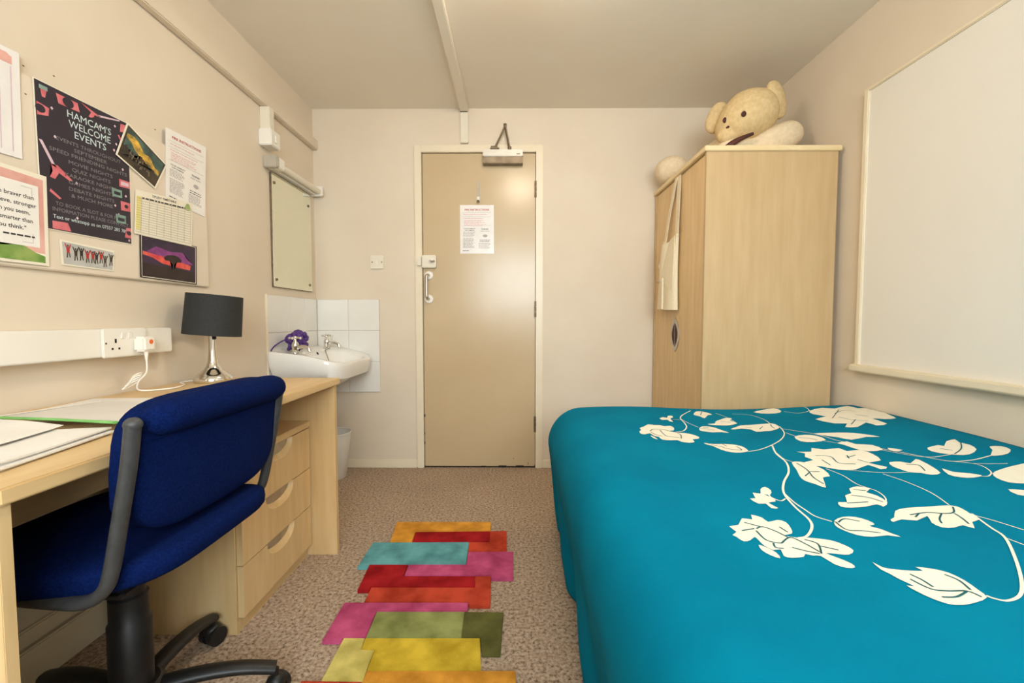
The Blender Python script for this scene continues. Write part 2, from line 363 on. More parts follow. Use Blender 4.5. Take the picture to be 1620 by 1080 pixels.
STEMS = [(0.0037,[(0.967,1.596),(0.929,1.506),(0.871,1.425),(0.798,1.352),(0.728,1.297),(0.683,1.276)]),(0.0048,[(0.794,1.345),(0.754,1.256),(0.736,1.181),(0.697,1.107),(0.645,1.041),(0.606,0.977),(0.587,0.909),(0.578,0.85),(0.56,0.815),(0.529,0.782),(0.509,0.774)]),(0.0035,[(0.606,0.977),(0.599,0.929),(0.599,0.894),(0.6,0.865),(0.617,0.842)]),(0.0032,[(0.592,0.948),(0.574,0.936),(0.564,0.953),(0.567,0.971)]),(0.0027,[(0.76,1.266),(0.747,1.208),(0.759,1.182)]),(0.0025,[(0.815,1.14),(0.9,1.109),(0.963,1.101),(1.023,1.109)]),(0.0027,[(0.925,1.094),(0.938,1.044),(0.938,0.979),(0.917,0.917)]),(0.0027,[(0.809,1.132),(0.818,1.085),(0.811,1.029),(0.825,0.991),(0.811,0.949),(0.773,0.911)]),(0.0028,[(0.934,1.506),(0.947,1.425),(0.99,1.389),(1.026,1.331),(1.078,1.278),(1.114,1.23),(1.156,1.211),(1.227,1.23)]),(0.0035,[(0.955,1.564),(1.017,1.478),(1.03,1.389),(1.069,1.321),(1.11,1.259),(1.148,1.202),(1.179,1.176),(1.245,1.185),(1.326,1.213)]),(0.003,[(1.179,1.176),(1.221,1.151),(1.203,1.103),(1.166,1.073),(1.145,1.073)]),(0.0025,[(1.219,1.159),(1.258,1.154),(1.299,1.151)]),(0.0043,[(0.922,0.876),(0.897,0.817),(0.88,0.777),(0.819,0.707),(0.756,0.643),(0.713,0.607),(0.68,0.593),(0.667,0.598),(0.663,0.605)]),(0.0031,[(0.917,0.872),(0.933,0.844),(0.946,0.805),(0.959,0.778)]),(0.0029,[(0.88,0.777),(0.884,0.751),(0.887,0.724)]),(0.003,[(1.139,1.898),(1.254,1.921),(1.232,1.834),(1.162,1.793),(1.126,1.833)]),(0.0043,[(0.748,1.862),(0.676,1.763),(0.644,1.7),(0.631,1.625),(0.615,1.564),(0.582,1.507),(0.545,1.486)]),(0.0026,[(0.641,1.691),(0.646,1.625),(0.658,1.564)]),(0.0027,[(0.634,1.674),(0.604,1.677)]),(0.0026,[(0.837,1.822),(0.847,1.746),(0.836,1.651),(0.824,1.642)]),(0.0027,[(0.9,1.812),(0.961,1.793),(0.973,1.711),(0.957,1.635)])]
VEINS = [(0.002,[(0.652,0.6),(0.646,0.614),(0.619,0.614),(0.599,0.619),(0.592,0.644)]),(0.002,[(0.646,0.614),(0.617,0.6),(0.596,0.599)]),(0.002,[(0.607,0.624),(0.608,0.642),(0.604,0.658)]),(0.002,[(0.654,0.617),(0.662,0.642),(0.656,0.658)]),(0.002,[(0.914,0.906),(0.891,0.881),(0.867,0.876),(0.837,0.881),(0.794,0.871)]),(0.002,[(0.888,0.876),(0.881,0.853),(0.87,0.83)]),(0.002,[(0.862,0.876),(0.835,0.852),(0.822,0.834)]),(0.002,[(0.816,0.876),(0.796,0.861)]),(0.002,[(0.622,0.84),(0.62,0.807),(0.648,0.803),(0.673,0.795)]),(0.002,[(0.626,0.837),(0.65,0.853),(0.671,0.842)]),(0.002,[(0.451,0.806),(0.467,0.814),(0.481,0.798),(0.49,0.774)]),(0.002,[(0.446,0.798),(0.444,0.766),(0.453,0.755),(0.465,0.752)]),(0.002,[(0.499,0.815),(0.502,0.794)]),(0.002,[(0.465,0.752),(0.494,0.774),(0.506,0.752),(0.512,0.724)]),(0.002,[(0.451,0.752),(0.446,0.737),(0.458,0.734)]),(0.002,[(0.475,0.738),(0.49,0.727),(0.508,0.718)]),(0.002,[(0.515,0.767),(0.528,0.752),(0.511,0.718)]),(0.002,[(0.526,0.745),(0.549,0.731)]),(0.002,[(0.419,0.797),(0.447,0.806)]),(0.002,[(0.441,0.831),(0.463,0.814)]),(0.002,[(0.759,1.173),(0.754,1.123),(0.735,1.07),(0.732,1.029)]),(0.002,[(0.749,1.108),(0.776,1.108)]),(0.002,[(0.744,1.1),(0.719,1.077)]),(0.002,[(0.854,1.237),(0.889,1.228),(0.873,1.174),(0.911,1.165)]),(0.002,[(0.929,1.219),(0.967,1.238)]),(0.002,[(0.928,1.21),(0.943,1.238)]),(0.002,[(0.846,1.2),(0.838,1.156)]),(0.002,[(0.944,1.201),(0.952,1.174)]),(0.002,[(1.039,1.158),(1.065,1.15),(1.045,1.11)]),(0.002,[(1.349,1.323),(1.297,1.27),(1.239,1.231)]),(0.002,[(1.245,1.28),(1.262,1.26)]),(0.002,[(1.281,1.754),(1.343,1.794),(1.38,1.774)]),(0.002,[(1.257,1.699),(1.266,1.647),(1.303,1.614)]),(0.002,[(1.336,1.717),(1.357,1.682)]),(0.002,[(1.219,1.681),(1.341,1.814)]),(0.002,[(1.216,1.582),(1.282,1.647)]),(0.002,[(0.749,0.966),(0.777,0.955),(0.791,0.932)]),(0.002,[(0.777,0.997),(0.801,0.991)]),(0.002,[(0.709,0.926),(0.759,0.932)]),(0.002,[(0.935,1.438),(0.961,1.425),(0.971,1.401)]),(0.002,[(0.601,1.337),(0.625,1.321),(0.633,1.3),(0.665,1.285),(0.674,1.301),(0.674,1.327)]),(0.002,[(0.642,1.35),(0.646,1.326)]),(0.002,[(0.462,1.492),(0.485,1.52),(0.518,1.513),(0.527,1.499)]),(0.002,[(0.461,1.479),(0.467,1.453),(0.482,1.428)]),(0.002,[(0.501,1.506),(0.497,1.453),(0.502,1.428),(0.534,1.416)]),(0.002,[(0.542,1.493),(0.552,1.454),(0.536,1.404)]),(0.002,[(0.656,1.542),(0.678,1.542),(0.7,1.528)]),(0.002,[(0.67,1.557),(0.695,1.564)]),(0.002,[(0.952,1.627),(0.938,1.596),(0.931,1.566)]),(0.002,[(0.905,1.596),(0.873,1.558)]),(0.002,[(0.834,1.58),(0.856,1.58)]),(0.002,[(0.787,1.842),(0.753,1.773)]),(0.002,[(0.786,1.667),(0.821,1.659)])]
RUG = [('orange',[(-0.543,1.973),(-0.109,1.976),(-0.109,1.887),(-0.437,1.878),(-0.432,1.791),(-0.523,1.791)]),('crimson',[(-0.435,1.878),(-0.109,1.887),(-0.107,1.794),(-0.43,1.791)]),('rust',[(-0.109,1.887),(-0.037,1.891),(-0.033,1.717),(-0.188,1.716),(-0.192,1.792),(-0.107,1.792)]),('cyan',[(-0.592,1.786),(-0.192,1.792),(-0.187,1.625),(-0.552,1.622),(-0.552,1.607),(-0.593,1.606)]),('pink',[(-0.188,1.714),(-0.007,1.718),(-0.006,1.537),(-0.085,1.537),(-0.088,1.553),(-0.402,1.551),(-0.404,1.622),(-0.185,1.624)]),('crimson',[(-0.553,1.621),(-0.406,1.622),(-0.405,1.546),(-0.145,1.548),(-0.139,1.481),(-0.502,1.479),(-0.504,1.464),(-0.542,1.463)]),('rust',[(-0.144,1.548),(-0.087,1.549),(-0.081,1.386),(-0.15,1.385),(-0.155,1.401),(-0.497,1.4),(-0.499,1.478),(-0.139,1.48)]),('pink',[(-0.561,1.396),(-0.154,1.399),(-0.152,1.356),(-0.442,1.354),(-0.437,1.237),(-0.503,1.237),(-0.501,1.225),(-0.559,1.225)]),('sage',[(-0.44,1.352),(-0.161,1.354),(-0.157,1.239),(-0.436,1.237)]),('olive',[(-0.161,1.354),(-0.037,1.352),(-0.041,1.18),(-0.092,1.179),(-0.102,1.239),(-0.156,1.239)]),('lemon',[(-0.5,1.236),(-0.439,1.236),(-0.434,1.191),(-0.397,1.188),(-0.392,1.081),(-0.499,1.083)]),('yellow',[(-0.437,1.236),(-0.103,1.238),(-0.09,1.12),(-0.392,1.116),(-0.396,1.188),(-0.433,1.191)]),('orange',[(-0.392,1.116),(0.001,1.119),(0.003,1.074),(-0.389,1.071),(-0.392,1.08)]),('rust',[(-0.55,1.083),(-0.393,1.081),(-0.382,1.049),(-0.056,1.052),(-0.058,1.012),(-0.526,1.008),(-0.55,1.038)]),('crimson',[(-0.389,1.07),(0.003,1.073),(0.003,0.97),(-0.048,0.97),(-0.055,1.052),(-0.381,1.05)])]

# ------------------------------------------------------------------ the room
XL, XR, YB, YF, ZC = -1.25, 1.48, 2.76, -1.15, 2.235
T = 0.12
struct('floor', box(BM(), XL-T, XR+T, YF-T, YB+T, -0.08, 0.0), 'carpet', 'beige brown flecked carpet covering the whole floor', 'floor', origin=(0,0,0))
struct('ceiling', box(BM(), XL-T, XR+T, YF-T, YB+T, ZC, ZC+0.1), 'ceiling', 'plain off-white painted ceiling', 'ceiling', origin=(0,0,0))
wall_left = struct('wall_left', box(BM(), XL-T, XL, YF-T, YB+T, 0, ZC), 'wall', 'cream painted wall behind the desk and noticeboard', 'wall', origin=(0,0,0))
wall_right = struct('wall_right', box(BM(), XR, XR+T, YF-T, YB+T, 0, ZC), 'wall', 'cream painted wall behind the whiteboard and bed', 'wall', origin=(0,0,0))
DX0, DX1, DZ = -0.588, 0.138, 1.978           # door opening
b = BM()
box(b, XL, DX0, YB, YB+T, 0, ZC); box(b, DX1, XR, YB, YB+T, 0, ZC); box(b, DX0, DX1, YB, YB+T, DZ, ZC)
wall_back = struct('wall_back', b, 'wall', 'cream painted far wall around the door', 'wall', origin=(0,0,0))
WX0, WX1, WZ0, WZ1 = -0.6, 1.10, 0.98, 2.02   # window opening behind the camera
b = BM()
box(b, XL, WX0, YF-T, YF, 0, ZC); box(b, WX1, XR, YF-T, YF, 0, ZC); box(b, WX0, WX1, YF-T, YF, 0, WZ0); box(b, WX0, WX1, YF-T, YF, WZ1, ZC)
struct('wall_front', b, 'wall', 'cream painted window wall facing the door', 'wall', origin=(0,0,0))
win = thing('window_1', (0.3, YF-0.06, WZ0), 'white framed two-light window facing the door', 'window', kind='structure')
b = BM()
for x0, x1, z0, z1 in ((WX0, WX0+0.05, WZ0, WZ1), (WX1-0.05, WX1, WZ0, WZ1), (WX0+0.05, WX1-0.05, WZ0, WZ0+0.05), (WX0+0.05, WX1-0.05, WZ1-0.05, WZ1), (0.225, 0.275, WZ0+0.05, WZ1-0.05)):
    box(b, x0, x1, YF-0.09, YF-0.03, z0, z1, 0.004)
obj('window_frame', b, 'white', win)
obj('window_sill', box(BM(), WX0-0.03, WX1+0.03, YF-0.02, YF+0.10, WZ0-0.03, WZ0-0.002, 0.005), 'white', win)
for x0, x1 in ((WX0+0.05, 0.225), (0.275, WX1-0.05)):
    obj('pane', box(BM(), x0, x1, YF-0.062, YF-0.058, WZ0+0.05, WZ1-0.05), 'pane', win)

# skirting
struct('baseboard_left', box(box(BM(), XL, XL+0.018, YF, YB, 0, 0.105, 0.004), XL, XL+0.012, YF, YB, 0.112, 0.155, 0.004), 'trim', 'low skirting board with a pipe casing under the desk', 'skirting')
b = BM()
box(b, XL+0.02, DX0-0.035, YB-0.014, YB, 0, 0.055, 0.004); 
struct('baseboard_back', b, 'trim', 'narrow cream skirting board left of the door', 'skirting')
b = BM(); box(b, DX1+0.035, XR, YB-0.014, YB, 0, 0.055, 0.004)
struct('baseboard_side', b, 'trim', 'narrow cream skirting board between the door and wardrobe', 'skirting')
struct('baseboard_right', box(BM(), XR-0.014, XR, YF, YB-0.02, 0, 0.055, 0.004), 'trim', 'cream skirting board along the whiteboard wall behind the bed', 'skirting')

# trunking (kept in the setting, each its own run)
struct('trim_1', box(BM(), XL, XL+0.032, YF, YB-0.002, 1.985, 2.045, 0.004), 'wall', 'cream boxed cable trunking running along the left wall near the ceiling', 'trunking')
struct('trim_2', box(BM(), -0.336, -0.288, YF, YB-0.004, ZC-0.026, ZC, 0.004), 'ceiling', 'flat cable trunking running along the ceiling towards the door', 'trunking')
tr = thing('trim_3', (-0.311, YB-0.01, 2.02), 'short upright cable trunking above the door', 'trunking', kind='structure')
obj('cover', box(BM(), -0.335, -0.287, YB-0.022, YB, 2.022, 2.205, 0.003), 'offwhite', tr)
obj('end_slot', box(BM(), -0.334, -0.294, YB-0.020, YB, 2.2055, 2.2085), 'dark', tr)

# ------------------------------------------------------------------ door
door = thing('door_1', (-0.225, YB, 0), 'cream painted flush door in a cream frame', 'door', kind='structure')
b = BM()
for x0, x1, z0, z1 in ((DX0-0.034, DX0+0.010, 0, DZ+0.034), (DX1-0.010, DX1+0.034, 0, DZ+0.034), (DX0+0.010, DX1-0.010, DZ-0.010, DZ+0.034)):
    box(b, x0, x1, YB-0.016, YB+0.09, z0, z1, 0.004)
for x0, x1, z0, z1 in ((DX0+0.010, DX0+0.03, 0, DZ-0.010), (DX1-0.03, DX1-0.010, 0, DZ-0.010), (DX0+0.03, DX1-0.03, DZ-0.03, DZ-0.010)):
    box(b, x0, x1, YB+0.045, YB+0.09, z0, z1)
obj('door_frame', b, 'trim', door)
LX0, LX1 = -0.574, 0.124
leaf = obj('door_leaf', box(BM(), LX0, LX1, YB-0.004, YB+0.040, 0.010, 1.964, 0.003), 'door', door)
obj('door_gap_shade', box(BM(), DX0+0.01, DX1-0.01, YB+0.006, YB+0.088, 0, 0.008), 'dark', door)  # dark strip closing the gap under the leaf, shade put into its colour
b = BM()
for x, z, w, h in ((LX0+0.0015, .335, .007, .016), (LX0+.001, .16, .004, .02), (LX0+.001, .22, .003, .014), (-0.08, .012, .05, .006), (-.2, .011, .03, .004), (.03, .012, .05, .007), (.082, .028, .003, .018), (-.01,.06,.005,.004)):
    box(b, x-w/2, x+w/2, YB-0.0046, YB-0.004, z-h/2, z+h/2)
tag(obj('paint_chips', b, 'dark', leaf), 'dark chips in the paint at the door edges', None, kind='stuff')
for z in (0.282, 1.008, 1.745):
    h = obj('hinge', box(BM(), 0.117, 0.132, YB-0.0075, YB-0.004, z-0.05, z+0.05, 0.001), 'steel_dark', door)
    b = BM()
    for k in range(3): cyl(b, (0.128, YB-0.010, z-0.05+0.034*k), (0.128, YB-0.010, z-0.05+0.034*k+0.031), 0.006, n=12)
    obj('hinge_knuckle', b, 'steel_dark', h)
lk = obj('night_latch', box(BM(), -0.576, -0.488, YB-0.038, YB-0.004, 1.262, 1.340, 0.005), 'offwhite', door)
b = BM(); cyl(b, (-0.522, YB-0.05, 1.301), (-0.522, YB-0.038, 1.301), 0.010); tube(b, smooth_path([(-0.525,YB-0.048,1.301),(-0.51,YB-0.05,1.299),(-0.493,YB-0.05,1.303)]), 0.005, 8)
obj('snib', b, 'satin', lk)
obj('keep', box(BM(), -0.606, -0.580, YB-0.036, YB-0.012, 1.275, 1.328, 0.003), 'offwhite', lk)
hd = obj('pull_handle', tube(BM(), smooth_path([(-0.538,YB-0.008,1.218),(-0.541,YB-0.05,1.215),(-0.543,YB-0.058,1.195),(-0.543,YB-0.058,1.10),(-0.541,YB-0.05,1.075),(-0.538,YB-0.008,1.070)], 6), 0.009, 12), 'satin', door)
for z in (1.218, 1.070):
    obj('rose', lathe(BM(), [(0.027,0.0),(0.027,0.006),(0.023,0.010),(0.012,0.0105)], (-0.538, YB-0.004, z), 28, (0,-1,0)), 'white', hd)
cl = obj('door_closer', box(BM(), -0.196, 0.046, YB-0.062, YB-0.004, 1.926, 1.968, 0.004), 'silver_paint', door)
obj('closer_shaded_half', box(BM(), -0.196, 0.046, YB-0.058, YB-0.004, 1.886, 1.9255, 0.003), 'steel_dark', cl)  # lower half of the closer darkened: underside shading put into the colour
obj('maker_mark', box(BM(), 0.008, 0.030, YB-0.0626, YB-0.062, 1.936, 1.942), 'steel_dark', cl)
b = BM()
tube(b, [(-0.034,YB-0.05,1.972),(-0.045,YB-0.06,2.03),(-0.060,YB-0.07,2.098)], 0.010, 8, 0.5)
cyl(b, (-0.033,YB-0.05,1.966), (-0.034,YB-0.05,1.985), 0.011)
cyl(b, (-0.061,YB-0.07,2.088), (-0.061,YB-0.07,2.112), 0.010)
tube(b, [(-0.062,YB-0.07,2.098),(-0.09,YB-0.055,2.045),(-0.122,YB-0.03,1.992)], 0.006, 8)
obj('closer_arm', b, 'steel_dark', cl)
obj('arm_bracket', box(box(BM(), -0.152, -0.098, YB-0.045, YB-0.016, 1.978, 1.986, 0.002), -0.148, -0.108, YB-0.040, YB-0.016, 1.990, 1.997, 0.002), 'steel_dark', cl)
dh = obj('door_hook', prism(BM(), [(-0.234,1.792),(-0.222,1.792),(-0.219,1.70),(-0.237,1.70)], lambda u,v,t: Vector((u,t,v)), YB-0.010, YB-0.0035), 'grey_plastic', door)
obj('hook_pad', box(BM(), -0.236, -0.220, YB-0.014, YB-0.0035, 1.676, 1.700, 0.002), 'white', dh)
obj('hook_tip', sup(BM(), (-0.228, YB-0.022, 1.668), 0.009, 0.018, 0.008, nu=16, nv=8), 'steel_dark', dh)

# ------------------------------------------------------------------ light switch, ceiling light
sw = thing('light_switch', (-0.861, YB, 1.253), 'white square light switch on the far wall beside the mirror', 'switch')
obj('plate', box(BM(), -0.903, -0.819, YB-0.010, YB, 1.258, 1.342, 0.003), 'offwhite', sw)
obj('rocker', box(BM(), -0.869, -0.853, YB-0.016, YB-0.010, 1.284, 1.316, 0.002, rot=Matrix.Rotation(0.12,3,'X')), 'white', sw)
for x in (-0.891, -0.831): obj('screw', lathe(BM(), [(0.004,0),(0.003,0.0015)], (x, YB-0.010, 1.300), 12, (0,-1,0)), 'steel_dark', sw)

cl_ = thing('ceiling_light', (0.05, 1.36, ZC), 'round domed ceiling light near the middle of the ceiling', 'light')
obj('light_base', lathe(BM(), [(0.105,-0.018),(0.11,0.0)], (0.05,1.36,ZC), 40), 'white', cl_)
obj('diffuser', lathe(BM(), [(0.015,-0.165),(0.06,-0.158),(0.095,-0.14),(0.118,-0.112),(0.125,-0.08),(0.118,-0.05),(0.10,-0.018)], (0.05,1.36,ZC), 40), 'glow', cl_)

# ------------------------------------------------------------------ corner: tiles, mirror, strip light, switch box
TZ = 1.07; TS = 0.195; G = 0.0025
def tile_mesh(w, h, nm):
    bm = box(BM(), 0, w-G, 0, 0.007, 0, h-G, 0.002, 1)
    me = bpy.data.meshes.new(nm); bm.to_mesh(me); bm.free(); me.materials.append(M['tile']); return me
tm = tile_mesh(TS, TS, 'tile'); tm2 = tile_mesh(0.155, TS, 'tile')
def place_tile(me, parent, loc, rz):
    o = bpy.data.objects.new('tile', me); COL.objects.link(o); o.parent = parent; o.location = loc; o.rotation_euler = (0,0,rz)
for r in range(3):
    z = TZ - TS*(r+1)
    for c in range(2): place_tile(tm, wall_back, (XL+0.009+TS*c, YB-0.009, z), 0)
    y = 2.20
    for c in range(2): place_tile(tm, wall_left, (XL+0.009, y+TS*c, z), PI/2)
    place_tile(tm2, wall_left, (XL+0.009, y+TS*2, z), PI/2)
obj('grout', box(BM(), XL+0.005, XL+0.008+2*TS, YB-0.006, YB, TZ-3*TS, TZ-0.001), 'grout', wall_back)
obj('grout', box(BM(), XL, XL+0.006, 2.20, YB-0.006, TZ-3*TS, TZ-0.001), 'grout', wall_left)
obj('tile_edging', box(BM(), XL, XL+0.010, 2.193, 2.1995, TZ-3*TS, TZ, 0.001), 'trim', wall_left)

mi = thing('wall_mirror', (XL, 2.465, 1.11), 'frameless rectangular mirror screwed to the wall above the basin', 'mirror')
MX = XL+0.007
obj('glass', prism(BM(), [(2.262,1.113),(2.688,1.113),(2.688,1.672),(2.670,1.690),(2.262,1.690)], lambda u,v,t: Vector((t,u,v)), MX, MX+0.005), 'mirror', mi, ang=0)
obj('mirror_edge', prism(BM(), [(2.2595,1.1105),(2.6905,1.1105),(2.6905,1.673),(2.671,1.6925),(2.2595,1.6925)], lambda u,v,t: Vector((t,u,v)), XL, MX+0.003), 'steel_dark', mi, ang=0)
for y, z in ((2.285,1.645),(2.655,1.62),(2.285,1.15),(2.655,1.15)):
    obj('mirror_screw', lathe(BM(), [(0.008,0),(0.007,0.004),(0.003,0.006)], (MX+0.005, y, z), 16, (1,0,0)), 'steel_dark', mi)

sb = thing('switch_box', (XL, 2.21, 1.79), 'white surface switch box with short conduit on the left wall above the mirror', 'switch')
obj('pattress', box(BM(), XL, XL+0.062, 2.175, 2.262, 1.793, 1.873, 0.004), 'white', sb)
obj('conduit', box(BM(), XL, XL+0.048, 2.19, 2.235, 1.873, 1.984, 0.003), 'offwhite', sb)
obj('rocker', box(BM(), XL+0.062, XL+0.067, 2.208, 2.228, 1.815, 1.85, 0.002), 'white', sb)

sl = thing('strip_light', (XL, 2.5, 1.69), 'slim white strip light mounted above the mirror', 'light')
obj('housing', box(BM(), XL, XL+0.035, 2.215, 2.735, 1.700, 1.752, 0.004), 'white', sl)
obj('end_cap', box(BM(), XL, XL+0.072, 2.205, 2.228, 1.696, 1.755, 0.004), 'grey_plastic', sl)
obj('end_cap', box(BM(), XL, XL+0.072, 2.712, 2.735, 1.696, 1.755, 0.004), 'white', sl)
obj('socket_cover', box(BM(), XL+0.035, XL+0.070, 2.228, 2.285, 1.698, 1.753, 0.004), 'white', sl)
cyt = BM(); cyl(cyt, (XL+0.050, 2.285, 1.722), (XL+0.050, 2.712, 1.722), 0.017, n=20)
obj('tube_diffuser', cyt, 'offwhite', sl)

# ------------------------------------------------------------------ wash basin
ba = thing('wash_basin', (-1.065, 2.46, 0.56), 'white ceramic wash basin on the left wall in the tiled corner', 'basin')
def rim_z(x): return 0.780 - 0.066*max(0,(x-XL)/0.37)**2
def ring_pts(cx, cy, a, bb_, e, n=56):
    """closed outline: e>=0.6 superellipse, else a slab square at the wall and rounded at the front"""
    out = []
    if e >= 0.6:
        for k in range(n):
            t = 2*PI*k/n; c, s = math.cos(t), math.sin(t)
            out.append((cx+a*math.copysign(abs(c)**e, c), cy+bb_*math.copysign(abs(s)**e, s)))
        return out
    for k in range(n):
        t = 2*PI*k/n; c, s = math.cos(t), math.sin(t)
        ee = 0.42 if c > 0 else 0.10
        out.append((cx+a*math.copysign(abs(c)**(0.42 if c > 0 else 0.10), c), cy+bb_*math.copysign(abs(s)**ee, s)))
    return out
rings = []
for cx, cy, a, b_, e, zf in (
    (-1.12,2.47,0.06,0.07,1.0, lambda x: 0.555), (-1.11,2.47,0.10,0.14,0.9, lambda x: 0.57), (-1.095,2.47,0.135,0.20,0.75, lambda x: 0.60),
    (-1.075,2.465,0.165,0.255,0.55, lambda x: 0.645), (-1.0645,2.463,0.178,0.278,0.38, lambda x: rim_z(x)-0.085), (-1.0625,2.463,0.1835,0.286,0.34, lambda x: rim_z(x)-0.05),
    (-1.061,2.463,0.185,0.288,0.33, lambda x: rim_z(x)-0.012), (-1.061,2.463,0.181,0.284,0.33, lambda x: rim_z(x)), (-1.061,2.463,0.170,0.273,0.36, lambda x: rim_z(x)-0.001),
    (-1.01,2.463,0.112,0.232,0.62, lambda x: rim_z(x)-0.006), (-1.012,2.463,0.102,0.220,0.68, lambda x: rim_z(x)-0.022), (-1.02,2.463,0.08,0.17,0.8, lambda x: 0.665), (-1.03,2.463,0.045,0.09,1.0, lambda x: 0.632), (-1.03,2.463,0.02,0.02,1.0, lambda x: 0.628)):
    rings.append([Vector((x, y, zf(x))) for x, y in ring_pts(cx, cy, a, b_, e)])
b = BM(); R_ = [[b.verts.new(p) for p in r] for r in rings]
for i in range(len(R_)-1):
    n = len(R_[i])
    for k in range(n): b.faces.new((R_[i][k], R_[i][(k+1)%n], R_[i+1][(k+1)%n], R_[i+1][k]))
b.faces.new(list(reversed(R_[0]))); b.faces.new(R_[-1])
obj('bowl', b, 'ceramic', ba, ang=60)
obj('overflow_hole', lathe(BM(), [(0.009,0),(0.007,0.003)], (-1.115,2.463,0.752), 14, (0.8,0,0.6)), 'dark', ba)
for y in (2.245, 2.625):
    z0 = rim_z(-1.13)-0.004; x = -1.13
    tp = obj('tap', lathe(BM(), [(0.021,0),(0.021,0.006),(0.014,0.012),(0.016,0.03),(0.018,0.042),(0.014,0.055),(0.008,0.062),(0.007,0.074)], (x,y,z0), 20), 'chrome', ba)
    obj('spout', tube(BM(), smooth_path([(x,y,z0+0.026),(x+0.035,y,z0+0.034),(x+0.065,y,z0+0.026),(x+0.075,y,z0+0.010)],5), 0.010, 12), 'chrome', tp)
    b = BM(); zz = z0+0.078
    for d in ((0.028,0),(0,0.028)):
        tube(b, [(x-d[0],y-d[1],zz),(x,y,zz+0.002),(x+d[0],y+d[1],zz)], 0.005, 8)
    for dx, dy in ((0.028,0),(-0.028,0),(0,0.028),(0,-0.028)): sup(b, (x+dx,y+dy,zz), 0.007,0.007,0.007, nu=12, nv=8)
    sup(b, (x,y,zz+0.004), 0.010,0.010,0.008, nu=12, nv=8)
    obj('tap_handle', b, 'chrome', tp)
obj('plug_chain', tube(BM(), smooth_path([(-1.12,2.60,0.768),(-1.10,2.54,0.766),(-1.075,2.48,0.758),(-1.03,2.46,0.66)],6), 0.0022, 6), 'steel_dark', ba)

# purple bath puff
random.seed(4)
pf = thing('bath_puff', (-1.165, 2.335, 0.78), 'purple mesh bath puff with a loop cord resting on the basin ledge', 'bath puff')
b = BM()
for k in range(60):
    a1 = random.uniform(0,2*PI); a2 = math.asin(random.uniform(-0.75,1)); r = random.uniform(0.040,0.056)
    p = Vector((-1.168+r*0.85*math.cos(a1)*math.cos(a2), 2.338+r*1.2*math.sin(a1)*math.cos(a2), 0.826+r*math.sin(a2)))
    sup(b, p, random.uniform(.010,.020), random.uniform(.010,.020), random.uniform(.007,.013), nu=10, nv=6, rot=Euler((random.uniform(0,3),random.uniform(0,3),random.uniform(0,3))).to_matrix())
obj('mesh_ruffles', b, 'purple', pf)
obj('loop_cord', tube(BM(), smooth_path([(-1.19,2.33,0.84),(-1.215,2.29,0.832),(-1.232,2.24,0.808),(-1.236,2.21,0.784)],6), 0.0035, 8), 'purple', pf)

# waste bin
wb_ = thing('waste_bin', (-1.095, 2.58, 0), 'small white plastic waste bin under the basin', 'bin')
b = BM(); lathe(b, [(0.078,0.0),(0.082,0.004),(0.112,0.272),(0.109,0.272),(0.078,0.012),(0.02,0.010)], (-1.095,2.58,0), 40)
obj('bin_body', b, 'bin', wb_)
b = BM(); cx = (-1.095,2.58,0.272); tube(b, [(cx[0]+0.112*math.cos(2*PI*k/40), cx[1]+0.112*math.sin(2*PI*k/40), 0.272) for k in range(41)], 0.0045, 8)
obj('bin_rim', b, 'bin', wb_)

# ------------------------------------------------------------------ desk and pedestal
DF = -0.700
de = thing('desk', (-0.97, 1.17, 0), 'birch veneer desk along the left wall with panel legs', 'desk')
b = BM(); box(b, XL+0.004, DF, 0.580, 1.742, 0.685, 0.710, 0.003)
obj('desk_top', b, 'wood_h', de)
for y0, y1 in ((0.586, 0.604), (1.712, 1.734)):
    obj('end_panel', box(BM(), XL+0.03, DF-0.012, y0, y1, 0, 0.685, 0.001), 'wood', de)
obj('front_rail', box(BM(), -0.968, -0.95, 0.604, 1.712, 0.55, 0.685, 0.001), 'wood_h', de)
obj('back_rail', box(BM(), XL+0.04, XL+0.058, 0.604, 1.712, 0.45, 0.685, 0.001), 'wood_h', de)

